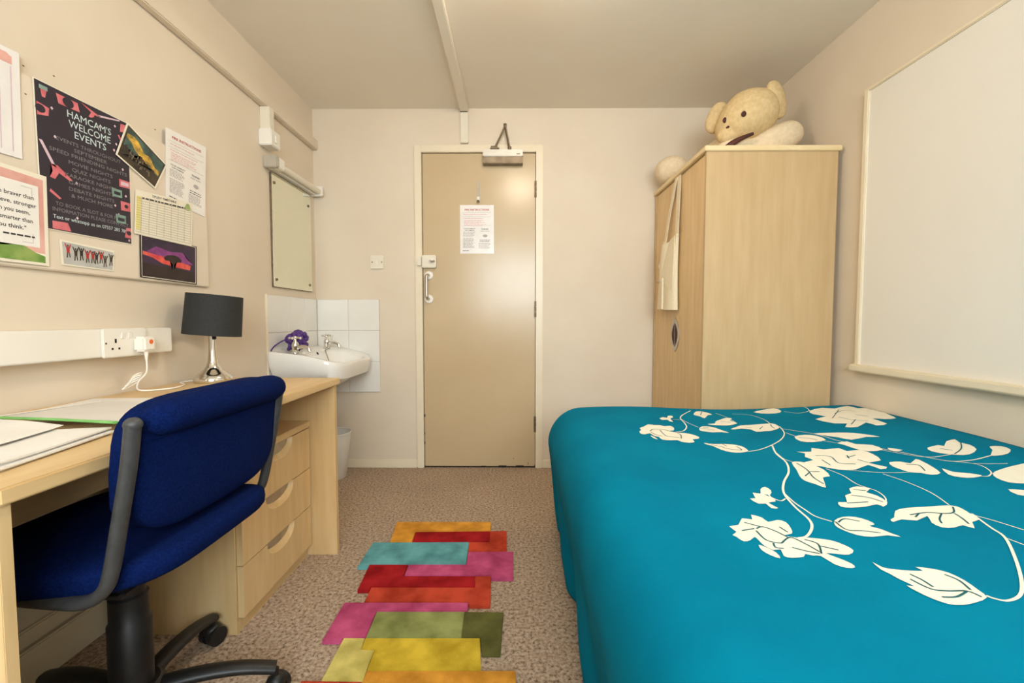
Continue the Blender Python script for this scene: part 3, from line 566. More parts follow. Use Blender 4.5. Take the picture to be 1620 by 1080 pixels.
PX = -0.81; PY0, PY1 = 1.262, 1.708
pe = thing('drawer_pedestal', (-1.0, 1.48, 0), 'birch three-drawer pedestal under the desk beside the chair', 'drawers')
b = BM()
box(b, XL+0.06, PX-0.020, PY0, PY0+0.018, 0.0, 0.522); box(b, XL+0.06, PX-0.020, PY1-0.018, PY1, 0.0, 0.522)
box(b, XL+0.06, XL+0.072, PY0+0.018, PY1-0.018, 0.04, 0.522); box(b, XL+0.072, PX-0.03, PY0+0.018, PY1-0.018, 0.04, 0.055)
obj('carcass', b, 'wood', pe)
obj('pedestal_top', box(BM(), XL+0.055, PX+0.004, PY0, PY1, 0.522, 0.545, 0.002), 'wood_h', pe)
obj('plinth', box(BM(), PX-0.035, PX-0.02, PY0+0.018, PY1-0.018, 0.0, 0.045), 'wood_h', pe)
for z0, z1 in ((0.050, 0.205), (0.209, 0.357), (0.361, 0.517)):
    yc = (PY0+PY1)/2
    us = [PY0+0.006] + [yc-0.088*math.cos(PI*k/24) for k in range(25)] + [PY1-0.006]
    tops = [z1] + [z1-0.056*max(0.0,math.sin(PI*k/24))**0.8 for k in range(25)] + [z1]
    b = BM()
    Vf = [[b.verts.new((x,u,z)) for x in (PX,PX-0.018) for z in (z0,tv)] for u, tv in zip(us, tops)]   # per column: front low, front high, back low, back high
    for k in range(len(us)-1):
        p, q_ = Vf[k], Vf[k+1]
        b.faces.new((p[0],q_[0],q_[1],p[1])); b.faces.new((p[2],p[3],q_[3],q_[2])); b.faces.new((p[1],q_[1],q_[3],p[3])); b.faces.new((p[0],p[2],q_[2],q_[0]))
    for p in (Vf[0], Vf[-1]): b.faces.new((p[0],p[1],p[3],p[2]))
    dr = obj('drawer', b, 'wood', pe, ang=25)
    pts2 = [(yc+0.094*math.cos(PI*k/16), z1-0.001-0.062*math.sin(PI*k/16)**0.8) for k in range(17)]
    rp = obj('recess_pull', prism(BM(), pts2, lambda u,v,t: Vector((t,u,v)), PX-0.0178, PX-0.0158), 'satin', dr, ang=25)
    cres = [(yc+0.088*math.cos(PI+PI*k/16), z1-0.056*math.sin(PI*k/16)**0.8) for k in range(17)]
    b = BM()
    ou = [b.verts.new((PX-0.0005, u, v)) for u, v in cres]; ii = [b.verts.new((PX-0.0157, yc+(u-yc)*0.92, z1-(z1-v)*0.70)) for u, v in cres]
    for k in range(16): b.faces.new((ou[k], ou[k+1], ii[k+1], ii[k]))
    obj('scooped_lip', b, 'wood', rp, ang=60)
    obj('drawer_box', box(BM(), XL+0.09, PX-0.025, PY0+0.03, PY1-0.03, z0+0.015, z1-0.065), 'wood_h', dr)

# ------------------------------------------------------------------ dado trunking, sockets, plug, cable
dt = thing('dado_trunking', (XL, 1.1, 0.83), 'white plastic dado trunking with sockets above the desk', 'trunking')
TXF = -1.192
obj('trunking_body', box(BM(), XL, TXF, 0.15, 1.517, 0.832, 0.913, 0.003), 'white', dt)
so = obj('double_socket', box(BM(), TXF, TXF+0.008, 1.252, 1.402, 0.829, 0.915, 0.003), 'white', dt)
b = BM()
for yc in (1.292,):
    box(b, TXF+0.008, TXF+0.0086, yc-0.003, yc+0.003, 0.872, 0.884)
    for dy in (-0.011, 0.011): box(b, TXF+0.008, TXF+0.0086, yc+dy-0.003, yc+dy+0.003, 0.852, 0.858)
    box(b, TXF+0.008, TXF+0.0086, 1.259, 1.263, 0.869, 0.874)
obj('pin_holes', b, 'dark', so)
for yc in (1.315, 1.339):
    obj('rocker_switch', box(BM(), TXF+0.008, TXF+0.012, yc-0.006, yc+0.006, 0.884, 0.902, 0.001, rot=Matrix.Rotation(0.15,3,'Y')), 'white', so)
pl = thing('mains_plug', (TXF+0.008, 1.372, 0.84), 'white three-pin plug with an orange dot in the wall socket', 'plug')
obj('plug_body', box(BM(), TXF+0.008, TXF+0.044, 1.350, 1.394, 0.842, 0.888, 0.006), 'plug', pl)
obj('sticker', lathe(BM(), [(0.0075,0),(0.0075,0.0006)], (TXF+0.044,1.376,0.872), 20, (1,0,0)), 'orange_dot', pl)
obj('strain_relief', tube(BM(), [(TXF+0.030,1.372,0.843),(TXF+0.030,1.372,0.815)], 0.006, 10, rfun=lambda t: 0.0065-0.003*t), 'plug', pl)
pc = obj('power_cable', tube(BM(), smooth_path([(TXF+0.030,1.372,0.818),(TXF+0.028,1.372,0.775),(-1.185,1.365,0.745),(-1.19,1.375,0.718),(-1.15,1.42,0.714),(-1.14,1.47,0.714),(-1.165,1.53,0.714),(-1.21,1.57,0.714),(-1.205,1.62,0.714),(-1.17,1.648,0.7145)],8), 0.0026, 8), 'plug', pl)
b = BM()
for k in range(4):
    y = 1.345+0.004*k; tube(b, smooth_path([(-1.20+0.004*k,y-0.02,0.728+0.006*k),(-1.19,y,0.745+0.007*k),(-1.185,y+0.022,0.752+0.007*k),(-1.195,y+0.010,0.738+0.006*k),(-1.20+0.004*k,y-0.02,0.728+0.006*k)],5), 0.0025, 6)
obj('coiled_cable', b, 'plug', pc)

# ------------------------------------------------------------------ desk lamp
lx, ly = -1.128, 1.625
la = thing('desk_lamp', (lx, ly, 0.71), 'chrome table lamp with black drum shade at the far end of the desk', 'lamp')
b = BM(); lathe(b, [(0.058,0),(0.062,0.004),(0.063,0.012),(0.058,0.022),(0.046,0.034),(0.032,0.045),(0.022,0.058),(0.017,0.075),(0.014,0.10),(0.0125,0.13),(0.012,0.185)], (lx,ly,0.71), 40)
obj('lamp_base', b, 'chrome', la, ang=60)
tilt = Matrix.Rotation(math.radians(4.5), 3, 'Y') @ Matrix.Rotation(math.radians(-2), 3, 'X')
ax = tilt @ Vector((0,0,1))
b = BM(); lathe(b, [(0.094,0),(0.090,0.148),(0.0885,0.148),(0.0925,0.0)], (lx+0.002,ly,0.884), 48, tuple(ax), False, False)
n = len(b.verts); b.verts.ensure_lookup_table()
for k in range(48): b.faces.new((b.verts[k], b.verts[(k+1)%48], b.verts[n-48+(k+1)%48], b.verts[n-48+k]))
sh = obj('lamp_shade', b, 'shade', la, ang=60)
b = BM(); cc = Vector((lx+0.002,ly,0.884)) + ax*0.03
for a in (0, 2*PI/3, 4*PI/3): tube(b, [cc, cc + tilt @ Vector((0.092*math.cos(a),0.092*math.sin(a),0))], 0.0015, 6)
cyl(b, cc-ax*0.03, cc+ax*0.02, 0.014)
obj('shade_fitting', b, 'black', sh)
obj('lamp_switch', box(BM(), lx+0.010, lx+0.022, ly-0.016, ly-0.006, 0.868, 0.882, 0.002), 'black', la)

# ------------------------------------------------------------------ papers on the desk
def sheet_on(name, corners, z0, z1, mat, label, cat, curl=0.0, group=None, seed=1):
    rnd = random.Random(seed); n = 14; b = BM(); top = []
    ph = rnd.uniform(0,6)
    for j in range(n+1):
        row = []
        for i in range(n+1):
            u, v = i/n, j/n
            p = (Vector(corners[0])*(1-u)*(1-v)+Vector(corners[1])*u*(1-v)+Vector(corners[2])*u*v+Vector(corners[3])*(1-u)*v)
            row.append((p.x, p.y, curl*(0.5+0.5*math.sin(3*u+4*v+ph))*(abs(u-0.5)*2)**2))
        top.append(row)
    Tv = [[b.verts.new((x,y,z1+c)) for x,y,c in r] for r in top]; Bv = [[b.verts.new((x,y,z0+c)) for x,y,c in r] for r in top]
    for j in range(n):
        for i in range(n):
            b.faces.new((Tv[j][i],Tv[j][i+1],Tv[j+1][i+1],Tv[j+1][i])); b.faces.new((Bv[j][i],Bv[j+1][i],Bv[j+1][i+1],Bv[j][i+1]))
    for k in range(n):
        b.faces.new((Tv[0][k],Bv[0][k],Bv[0][k+1],Tv[0][k+1])); b.faces.new((Tv[n][k+1],Bv[n][k+1],Bv[n][k],Tv[n][k]))
        b.faces.new((Tv[k+1][0],Bv[k+1][0],Bv[k][0],Tv[k][0])); b.faces.new((Tv[k][n],Bv[k][n],Bv[k+1][n],Tv[k+1][n]))
    return obj(name, b, mat) if label is None else tag(obj(name, b, mat), label, cat, group)
st = thing('paper_stack', (-0.93, 0.75, 0.71), 'thick stack of white papers at the near front of the desk', 'papers')
for k, (dx, dy, r) in enumerate(((0,0,0),(0.006,0.004,0.02),(-0.006,0.010,-0.02),(0.002,-0.006,0.015))):
    q = [(-0.775+dx,0.625+dy),(-0.815+dx,0.868+dy),(-1.09+dx,0.83+dy),(-1.05+dx,0.60+dy)]
    o = sheet_on('page_bundle', q, 0.7105+0.0035*k, 0.7138+0.0035*k, 'paper' if k else 'card', None, None, 0.004*(k/3), seed=k)
    w = o.matrix_world.copy(); o.parent = st; o.location = Vector(o.location)-st.location
sheet_on('loose_sheet', [(-0.92,1.16),(-0.98,1.278),(-1.225,1.262),(-1.21,0.98)], 0.7102, 0.7112, 'paper', 'white loose sheet lying on the desk nearest the wall', 'paper', 0.001, seed=7)
fo = thing('document_wallet', (-0.98, 1.0, 0.71), 'clear plastic document wallet with a green edge lying across the desk papers', 'folder')
q = [(-0.815,0.885),(-0.85,1.175),(-1.12,1.17),(-1.11,0.945)]
def tilted(q, z, dz): return [Vector((x,y,z + dz*max(0,(1.0-(y-0.88)/0.3)))) for x,y in q]
b = BM(); P4 = tilted(q, 0.7125, 0.0165); vs = [b.verts.new(p) for p in P4]; v2 = [b.verts.new(p+Vector((0,0,0.003))) for p in P4]
b.faces.new(v2); b.faces.new(vs[::-1])
for k in range(4): b.faces.new((vs[k],vs[(k+1)%4],v2[(k+1)%4],v2[k]))
obj('papers_inside', b, 'paper', fo)
b = BM(); P5 = [p+Vector((0,0,0.0045)) for p in tilted([(-0.805,0.872),(-0.842,1.19),(-1.135,1.185),(-1.125,0.93)], 0.7125, 0.0165)]
vs = [b.verts.new(p) for p in P5]; v2 = [b.verts.new(p+Vector((0,0,0.0008))) for p in P5]; b.faces.new(v2); b.faces.new(vs[::-1])
for k in range(4): b.faces.new((vs[k],vs[(k+1)%4],v2[(k+1)%4],v2[k]))
obj('clear_cover', b, 'clear', fo)
obj('green_edge', tube(BM(), [P5[0]+Vector((0,-0.002,0)), (P5[0]+P5[3])/2+Vector((0,-0.002,0.001)), P5[3]+Vector((0,-0.002,0))], 0.006, 8, 0.5), 'green_edge', fo)
obj('white_edge', tube(BM(), [P5[2], P5[3]], 0.003, 8, 0.6), 'white', fo)
sheet_on('note_sheet', [(-0.86,0.665),(-0.90,0.86),(-1.12,0.90),(-1.16,0.70)], 0.7290, 0.7296, 'paper', 'top white sheet spread on the paper stack at the desk edge', 'paper', 0.006, seed=11)

# ------------------------------------------------------------------ noticeboard and what is pinned to it
nb = thing('noticeboard', (XL, 1.2, 1.07), 'cream painted noticeboard on the wall above the desk', 'noticeboard')
obj('board_panel', box(BM(), XL, XL+0.013, 0.30, 1.778, 1.072, 1.560, 0.003), 'board', nb)
b = BM()
for y, z in ((1.14,1.585),(1.215,1.6),(1.13,1.51),(1.30,1.10),(1.55,1.60),(1.60,1.30)): sup(b, (XL+(0.013 if z<1.56 else 0.0),y,z), 0.0015,0.003,0.002, nu=8, nv=6)
obj('pin_marks', b, 'steel_dark', nb)['kind'] = 'stuff'
XB = XL+0.0135
def sheet(tl, tr, br, bl, lift=0.0):
    """returns mapf: (u,v) in the unit square, v up, t out of the wall"""
    def f(u, v, t):
        y = (bl[0]*(1-u)+br[0]*u)*(1-v)+(tl[0]*(1-u)+tr[0]*u)*v
        z = (bl[1]*(1-u)+br[1]*u)*(1-v)+(tl[1]*(1-u)+tr[1]*u)*v
        return Vector((XB+lift+t, y, z))
    return f
SQ = [(0,0),(1,0),(1,1),(0,1)]
def lines(bm, mf, u0, u1, vs, h, t, seed=0, ragged=0.3):
    rnd = random.Random(seed)
    for v in vs:
        u = u0
        end = u1 - rnd.uniform(0, ragged)*(u1-u0)
        while u < end-0.01:
            w = min(rnd.uniform(0.03,0.09), end-u); rect(bm, u, u+w, v, v+h, mf, t); u += w+0.014

# dark events poster
po = thing('events_poster', (XB, 1.29, 1.18), 'dark navy events poster with pink music icons on the noticeboard', 'poster')
mf = sheet((1.146,1.562),(1.427,1.566),(1.422,1.182),(1.150,1.180), 0.001)
obj('poster_sheet', prism(BM(), SQ, mf, 0, 0.0008), 'card', po, ang=0)
pp = obj('poster_print', prism(BM(), [(0.012,0.006),(0.985,0.006),(0.99,0.994),(0.012,0.994)], mf, 0.0008, 0.0011), 'poster', po, ang=0)
t = 0.0014
def text_line(name, parent, mat, *a, **k):
    b = BM(); text_bm(b, *a, **k); return obj(name, b, mat, parent, ang=0, recalc=False)
for s, v, w in (("HAMCAM'S",0.835,0.47),("WELCOME",0.768,0.45),("EVENTS",0.700,0.34)): text_line('heading_line', pp, 'poster_pale', s, mf, 0.535, v, 0.050, w, t)
text_line('contact_line', pp, 'poster_pale', "Text or whatsapp us on 07557 285 789", mf, 0.52, 0.087, 0.026, 0.82, t)
for s, v, w in (("EVENTS THROUGHOUT",0.640,0.70),("SEPTEMBER",0.596,0.36),("SPEED FRIENDING NIGHTS",0.552,0.84),("MOVIE NIGHTS",0.500,0.48),("QUIZ NIGHTS",0.452,0.42),("KARAOKE NIGHTS",0.404,0.56),("GAMES NIGHTS",0.356,0.50),("DEBATE NIGHTS",0.308,0.50),("& MUCH MORE",0.262,0.46),("TO BOOK A SLOT & FOR MORE",0.180,0.78),("INFORMATION PLEASE CONTACT",0.138,0.84)):
    text_line('text_line', pp, 'poster_text', s, mf, 0.53, v, 0.026, w, t)
pk, li, mt, dk = ('pink_icon','poster_pink'), ('pale_icon','poster_lilac'), ('mint_icon','poster_mint'), ('dark_icon','poster')
def V(pts, km, dt=0.0):
    b = BM(); quad(b, pts, mf, t+dt); obj(km[0], b, km[1], pp, ang=0, recalc=False)
V([(0.07,0.895),(0.10,0.895),(0.115,0.945),(0.06,0.945)], pk); V([(0.05,0.945),(0.125,0.945),(0.125,0.972),(0.05,0.972)], mt)
V([(0.22,0.90),(0.43,0.905),(0.41,0.965),(0.20,0.965)], pk)
V([(0.02,0.76),(0.12,0.78),(0.13,0.835),(0.02,0.85)], pk)
V([(0.44,0.985),(0.54,0.965),(0.62,0.950),(0.66,0.945),(0.60,0.930),(0.55,0.905),(0.52,0.905),(0.55,0.945)], pk)
V([(0.62,0.950),(0.88,0.990),(0.88,0.980),(0.63,0.936)], li)
V([(0.88,0.90),(0.985,0.915),(0.985,0.975),(0.89,0.965)], pk)
V([(0.85,0.865),(0.87,0.87),(0.94,0.79),(0.92,0.78)], pk); V([(0.92,0.79),(0.94,0.80),(0.965,0.76),(0.94,0.75)], mt)
V([(0.02,0.60),(0.05,0.60),(0.17,0.44),(0.13,0.45)], li); V([(0.12,0.46),(0.18,0.46),(0.32,0.385),(0.29,0.375),(0.19,0.41),(0.15,0.36),(0.10,0.365),(0.13,0.41)], pk)
V([(0.10,0.285),(0.20,0.235),(0.18,0.225),(0.09,0.265)], pk)
V([(0.85,0.455),(0.985,0.46),(0.985,0.515),(0.85,0.515)], pk); V([(0.87,0.47),(0.97,0.474),(0.97,0.50),(0.87,0.50)], li, 2e-4)
V([(0.76,0.36),(0.88,0.365),(0.88,0.425),(0.75,0.425)], mt)
V([(0.86,0.265),(0.985,0.27),(0.985,0.34),(0.86,0.34)], pk)
V([(0.80,0.155),(0.92,0.160),(0.92,0.225),(0.79,0.225)], mt)
V([(0.90,0.05),(0.985,0.05),(0.985,0.135),(0.92,0.13)], pk)
V([(0.10,0.012),(0.28,0.012),(0.25,0.07),(0.10,0.065)], pk)
for u, v in ((0.155,0.845),(0.64,0.865),(0.82,0.925),(0.17,0.655),(0.80,0.73),(0.83,0.785),(0.90,0.60),(0.36,0.375),(0.79,0.29),(0.93,0.39),(0.83,0.225),(0.35,0.12),(0.955,0.03)):
    V([(u-0.014,v),(u,v-0.012),(u+0.014,v),(u,v+0.012)], li)
for u, v, r in ((0.315,0.935,0.055),(0.05,0.81,0.045),(0.60,0.925,0.02),(0.93,0.305,0.025),(0.955,0.09,0.03)): V([(u+r*math.cos(2*PI*k/16), v+r*0.62*math.sin(2*PI*k/16)) for k in range(16)], dk, 3e-4)
for u, v in ((0.77,0.37),(0.81,0.165)): V([(u+0.01,v+0.01),(u+0.09,v+0.01),(u+0.09,v+0.035),(u+0.01,v+0.035)], dk, 3e-4)

# quotation card
qc = thing('quote_card', (XB, 1.06, 1.085), 'pink and green bordered quotation sheet at the left of the noticeboard', 'poster')
mf2 = sheet((0.958,1.318),(1.166,1.316),(1.162,1.082),(0.955,1.082), 0.003)
obj('sheet', prism(BM(), SQ, mf2, 0, 0.0008), 'card', qc, ang=0)
obj('pink_border', prism(BM(), [(0.03,0.17),(0.955,0.13),(0.955,0.945),(0.03,0.97)], mf2, 0.0008, 0.0010), 'pink_paper', qc, ang=0)
obj('green_border', prism(BM(), [(0.03,0.03),(0.955,0.03),(0.955,0.10),(0.85,0.13),(0.70,0.20),(0.5,0.17),(0.03,0.19)], mf2, 0.0010, 0.0012), 'leaf_print', qc, ang=0)
obj('text_panel', prism(BM(), [(0.09,0.19),(0.895,0.19),(0.895,0.86),(0.09,0.86)], mf2, 0.0012, 0.0014), 'paper', qc, ang=0)
for s, v, ur in (('"You are braver than',0.70,0.84),('you believe, stronger',0.615,0.865),('than you seem,',0.53,0.79),('and smarter than',0.445,0.82),('you think."',0.36,0.745)):
    text_line('text_line', qc, 'ink', s, mf2, ur, v, 0.042, 0.0292*len(s), 0.0017, 'R', bold=0.012)
b = BM()
lines(b, mf2, 0.50, 0.84, (0.285,), 0.018, 0.0017, 3, 0.02)
obj('author_line', b, 'ink', qc, ang=0, recalc=False)['kind'] = 'stuff'
for (u0,u1,v0,v1) in ((0.70,0.82,0.818,0.822),(0.818,0.822,0.72,0.82),(0.70,0.82,0.228,0.232),(0.818,0.822,0.23,0.33)):
    b = BM(); rect(b,u0,u1,v0,v1,mf2,0.0017); obj('corner_rule', b, 'grey_ink', qc, ang=0, recalc=False)
b = BM(); quad(b, [(0.40+0.055*math.cos(2*PI*k/20), 0.09+0.05*math.sin(2*PI*k/20)) for k in range(20)], mf2, 0.0016)
rl = obj('round_badge', b, 'paper', qc, ang=0, recalc=False)
b = BM(); lines(b, mf2, 0.365, 0.445, (0.082,), 0.02, 0.0019, 5, 0.0); obj('badge_mark', b, 'ink', rl, ang=0, recalc=False)['kind'] = 'stuff'

# pale calendar sheet
ca = thing('planner_sheet', (XB, 1.0, 1.34), 'pale ruled planner sheet with pink heading at the top left edge', 'poster')
mf3 = sheet((0.905,1.588),(1.117,1.602),(1.112,1.342),(0.902,1.334), 0.002)
obj('sheet', prism(BM(), SQ, mf3, 0, 0.0008), 'paper_gloss', ca, ang=0)
obj('heading_band', prism(BM(), [(0.06,0.86),(0.92,0.86),(0.92,0.93),(0.86,0.955),(0.06,0.955)], mf3, 0.0008, 0.0011), 'pink_paper', ca, ang=0)
for u in (0.2,0.36,0.52,0.66,0.78,0.90):
    b = BM(); rect(b, u, u+0.012, 0.05, 0.84, mf3, 0.0013); obj('column_rule', b, 'poster_lilac', ca, ang=0, recalc=False)

# skyline photo
ph = thing('skyline_photo', (XB, 1.47, 1.39), 'tilted photo of a golden sunset over a dark city skyline', 'photo')
mf4 = sheet((1.418,1.568),(1.574,1.486),(1.519,1.388),(1.372,1.450), 0.004)
obj('print_paper', prism(BM(), SQ, mf4, 0, 0.0008), 'card', ph, ang=0)
obj('dark_border', prism(BM(), [(0.035,0.04),(0.965,0.04),(0.965,0.96),(0.035,0.96)], mf4, 0.0008, 0.0010), 'photo_dark', ph, ang=0)
obj('sky', prism(BM(), [(0.07,0.40),(0.93,0.40),(0.93,0.91),(0.07,0.91)], mf4, 0.0010, 0.0012), 'photo_teal', ph, ang=0)
obj('golden_cloud', prism(BM(), [(0.07,0.75),(0.2,0.82),(0.32,0.80),(0.5,0.66),(0.62,0.72),(0.8,0.56),(0.93,0.60),(0.93,0.44),(0.7,0.43),(0.45,0.46),(0.3,0.52),(0.2,0.62),(0.07,0.64)], mf4, 0.0012, 0.0013), 'photo_gold', ph, ang=0)
sk = [(0.07,0.10)]; rnd = random.Random(9); u = 0.07
while u < 0.90:
    w = rnd.uniform(0.03,0.06); h = 0.36+rnd.uniform(0,0.16)*(1-abs(u-0.45)); sk += [(u,h),(u+w*0.9,h)]; u += w
sk += [(0.93,0.40),(0.93,0.10)]
obj('skyline', prism(BM(), sk, mf4, 0.0013, 0.0014), 'photo_dark', ph, ang=0)
b = BM(); 
for k in range(26):
    u = rnd.uniform(0.22,0.74); v = rnd.uniform(0.14,0.40); rect(b, u, u+0.022, v, v+rnd.uniform(0.03,0.10), mf4, 0.0016)
obj('tower_lights', b, 'photo_grey', ph, ang=0, recalc=False)['kind'] = 'stuff'

# fire notices (board and door)
def fire_notice(th, mf, sheetmat, seed):
    obj('sheet', prism(BM(), SQ, mf, 0, 0.0008), sheetmat, th, ang=0)
    b = BM(); text_bm(b, 'FIRE INSTRUCTIONS', mf, 0.50, 0.885, 0.034, 0.72, 0.0012, bold=0.02); obj('red_heading', b, 'red', th, ang=0, recalc=False)
    b = BM(); lines(b, mf, 0.10, 0.90, (0.80,0.72), 0.006, 0.0012, seed, 0.3); lines(b, mf, 0.12, 0.80, (0.68,0.66,0.64,0.62,0.60,0.58), 0.005, 0.0012, seed+1, 0.5)
    obj('red_lines', b, 'poster_pink', th, ang=0, recalc=False)['kind'] = 'stuff'
    b = BM()
    for s, v, u, w in (('YOUR LIABILITY',0.505,0.28,0.36),('FOR DAMAGE',0.470,0.28,0.28)): text_line('subheading', th, 'ink', s, mf, u, v, 0.018, w, 0.0012, bold=0.015)
    text_line('subheading', th, 'ink', 'THINK!', mf, 0.73, 0.49, 0.026, 0.22, 0.0012, bold=0.02)
    text_line('subheading', th, 'ink', 'FIRE SAFE', mf, 0.73, 0.455, 0.014, 0.26, 0.0012)
    lines(b, mf, 0.58, 0.90, (0.275,0.245), 0.010, 0.0012, seed+2, 0.1)
    lines(b, mf, 0.08, 0.26, (0.05,), 0.012, 0.0012, seed+5, 0.0)
    obj('small_print', b, 'ink', th, ang=0, recalc=False)['kind'] = 'stuff'
    b = BM(); lines(b, mf, 0.09, 0.46, [0.44-0.018*k for k in range(6)]+[0.31-0.016*k for k in range(13)], 0.008, 0.0012, seed+3, 0.25); lines(b, mf, 0.55, 0.92, [0.215-0.018*k for k in range(7)], 0.008, 0.0012, seed+4, 0.25)
    for v in (0.84,0.755,0.57): rect(b, 0.07, 0.93, v, v+0.004, mf, 0.0012)
    quad(b, [(0.74+0.07*math.cos(2*PI*k/14), 0.365+0.03*math.sin(2*PI*k/14)) for k in range(14)], mf, 0.0012)
    obj('grey_lines', b, 'grey_ink', th, ang=0, recalc=False)['kind'] = 'stuff'
fi = thing('fire_notice', (XB, 1.67, 1.35), 'white fire instructions sheet at the right end of the noticeboard', 'notice')
fire_notice(fi, sheet((1.578,1.621),(1.782,1.628),(1.762,1.348),(1.566,1.370), 0.001), 'paper', 20)
fd = thing('fire_notice', (-0.238, YB-0.006, 1.35), 'laminated fire instructions sheet fixed to the door', 'notice')
fire_notice(fd, lambda u,v,t: Vector((-0.342+0.210*u, YB-0.0045-t, 1.353+0.297*v)), 'paper_gloss', 40)

# timetable
ti = thing('study_timetable', (XB, 1.56, 1.22), 'cream study timetable grid pinned above the sunset photo', 'timetable')
mf5 = sheet((1.440,1.364),(1.692,1.385),(1.680,1.220),(1.428,1.220), 0.004)
obj('sheet', prism(BM(), SQ, mf5, 0, 0.0008), 'card', ti, ang=0)
b = BM(); text_line('heading', ti, 'ink', 'STUDY TIMETABLE', mf5, 0.47, 0.905, 0.048, 0.42, 0.0013, bold=0.015); lines(b, mf5, 0.10, 0.86, (0.825,), 0.03, 0.0013, 31, 0.02)
obj('day_names', b, 'ink', ti, ang=0, recalc=False)['kind'] = 'stuff'
obj('hour_column', prism(BM(), [(0.015,0.10),(0.085,0.10),(0.085,0.86),(0.015,0.86)], mf5, 0.0008, 0.0011), 'yellow_cell', ti, ang=0)
b = BM()
for k in range(8): rect(b, 0.09+0.125*k, 0.095+0.125*k, 0.05, 0.87, mf5, 0.0013)
for k in range(15): rect(b, 0.015, 0.967, 0.05+0.0545*k, 0.058+0.0545*k, mf5, 0.0013)
obj('grid', b, 'grid_line', ti, ang=0, recalc=False)['kind'] = 'stuff'
b = BM(); quad(b, [(0.90+0.055*math.cos(PI*k/12), 0.83+0.13*math.sin(PI*k/12)) for k in range(13)], mf5, 0.0015); rect(b, 0.87, 0.94, 0.795, 0.82, mf5, 0.0015)
obj('tree_emblem', b, 'logo_green', ti, ang=0, recalc=False)

# sunset tree photo
su = thing('sunset_photo', (XB, 1.58, 1.08), 'photo of a lone tree against a pink and purple sunset', 'photo')
mf6 = sheet((1.450,1.224),(1.708,1.224),(1.702,1.077),(1.446,1.081), 0.002)
obj('print_paper', prism(BM(), SQ, mf6, 0, 0.0008), 'sun_black', su, ang=0)
for (u0,u1,v0,v1) in ((0.02,0.98,0.02,0.035),(0.02,0.98,0.965,0.98),(0.02,0.028,0.02,0.98),(0.972,0.98,0.02,0.98)):
    b = BM(); rect(b,u0,u1,v0,v1,mf6,0.0011); obj('keyline', b, 'card', su, ang=0, recalc=False)
obj('night_sky', prism(BM(), [(0.04,0.06),(0.96,0.06),(0.96,0.94),(0.04,0.94)], mf6, 0.0008, 0.0010), 'sun_navy', su, ang=0)
obj('purple_cloud', prism(BM(), [(0.25,0.78),(0.5,0.72),(0.72,0.76),(0.80,0.62),(0.92,0.5),(0.6,0.44),(0.3,0.55),(0.1,0.62)], mf6, 0.0010, 0.0011), 'sun_purple', su, ang=0)
obj('red_cloud', prism(BM(), [(0.04,0.62),(0.25,0.58),(0.5,0.55),(0.7,0.50),(0.88,0.46),(0.86,0.34),(0.6,0.36),(0.35,0.40),(0.2,0.50),(0.04,0.54)], mf6, 0.0011, 0.0012), 'sun_red', su, ang=0)
obj('dark_ground', prism(BM(), [(0.04,0.06),(0.96,0.06),(0.96,0.30),(0.7,0.33),(0.4,0.33),(0.04,0.36)], mf6, 0.0012, 0.0013), 'sun_black', su, ang=0)
obj('lone_tree', prism(BM(), [(0.53,0.28),(0.565,0.28),(0.56,0.42),(0.60,0.48),(0.69,0.50),(0.70,0.56),(0.64,0.63),(0.54,0.65),(0.44,0.62),(0.38,0.55),(0.40,0.49),(0.48,0.49),(0.535,0.42)], mf6, 0.0014, 0.0015), 'sun_black', su, ang=0)

# jumping people photo
ju = thing('group_photo', (XB, 1.27, 1.09), 'wide photo of people in red tops jumping under the dark poster', 'photo')
mf7 = sheet((1.193,1.159),(1.357,1.153),(1.352,1.089),(1.196,1.090), 0.001)
obj('print_paper', prism(BM(), SQ, mf7, 0, 0.0008), 'card', ju, ang=0)
obj('grey_sky', prism(BM(), [(0.04,0.06),(0.97,0.05),(0.97,0.90),(0.04,0.93)], mf7, 0.0008, 0.0010), 'sky_grey', ju, ang=0)
for u, c, dv in ((0.13,0,0.10),(0.26,1,0.02),(0.36,1,0.06),(0.47,0,0.0),(0.57,0,0.02),(0.64,1,0.0),(0.73,0,0.06),(0.81,1,-0.08),(0.93,1,0.02)):
    rb, kb = BM(), BM(); v = 0.50+dv; tb = kb if c else rb
    quad(tb, [(u-0.025,v-0.08),(u+0.025,v-0.08),(u+0.03,v+0.14),(u-0.03,v+0.14)], mf7, 0.0013)
    quad(tb, [(u-0.03,v+0.10),(u-0.055,v+0.28),(u-0.04,v+0.29),(u-0.01,v+0.14)], mf7, 0.0013); quad(tb, [(u+0.03,v+0.10),(u+0.055,v+0.26),(u+0.04,v+0.28),(u+0.01,v+0.14)], mf7, 0.0013)
    quad(kb, [(u+0.014*math.cos(2*PI*k/10), v+0.20+0.05*math.sin(2*PI*k/10)) for k in range(10)], mf7, 0.0014)
    quad(kb, [(u-0.025,v-0.08),(u-0.005,v-0.08),(u-0.015,v-0.28),(u-0.035,v-0.28)], mf7, 0.0013); quad(kb, [(u+0.005,v-0.08),(u+0.025,v-0.08),(u+0.035,v-0.26),(u+0.018,v-0.26)], mf7, 0.0013)
    fg = obj('jumping_figure', kb, 'photo_dark', ju, ang=0, recalc=False)
    if not c: obj('red_top', rb, 'red', fg, ang=0, recalc=False)

# ------------------------------------------------------------------ office chair
hx, hy = -0.862, 0.945
CY = 0.925
ch = thing('office_chair', (hx, hy, 0), 'blue fabric swivel chair with charcoal frame pushed up to the desk', 'chair')
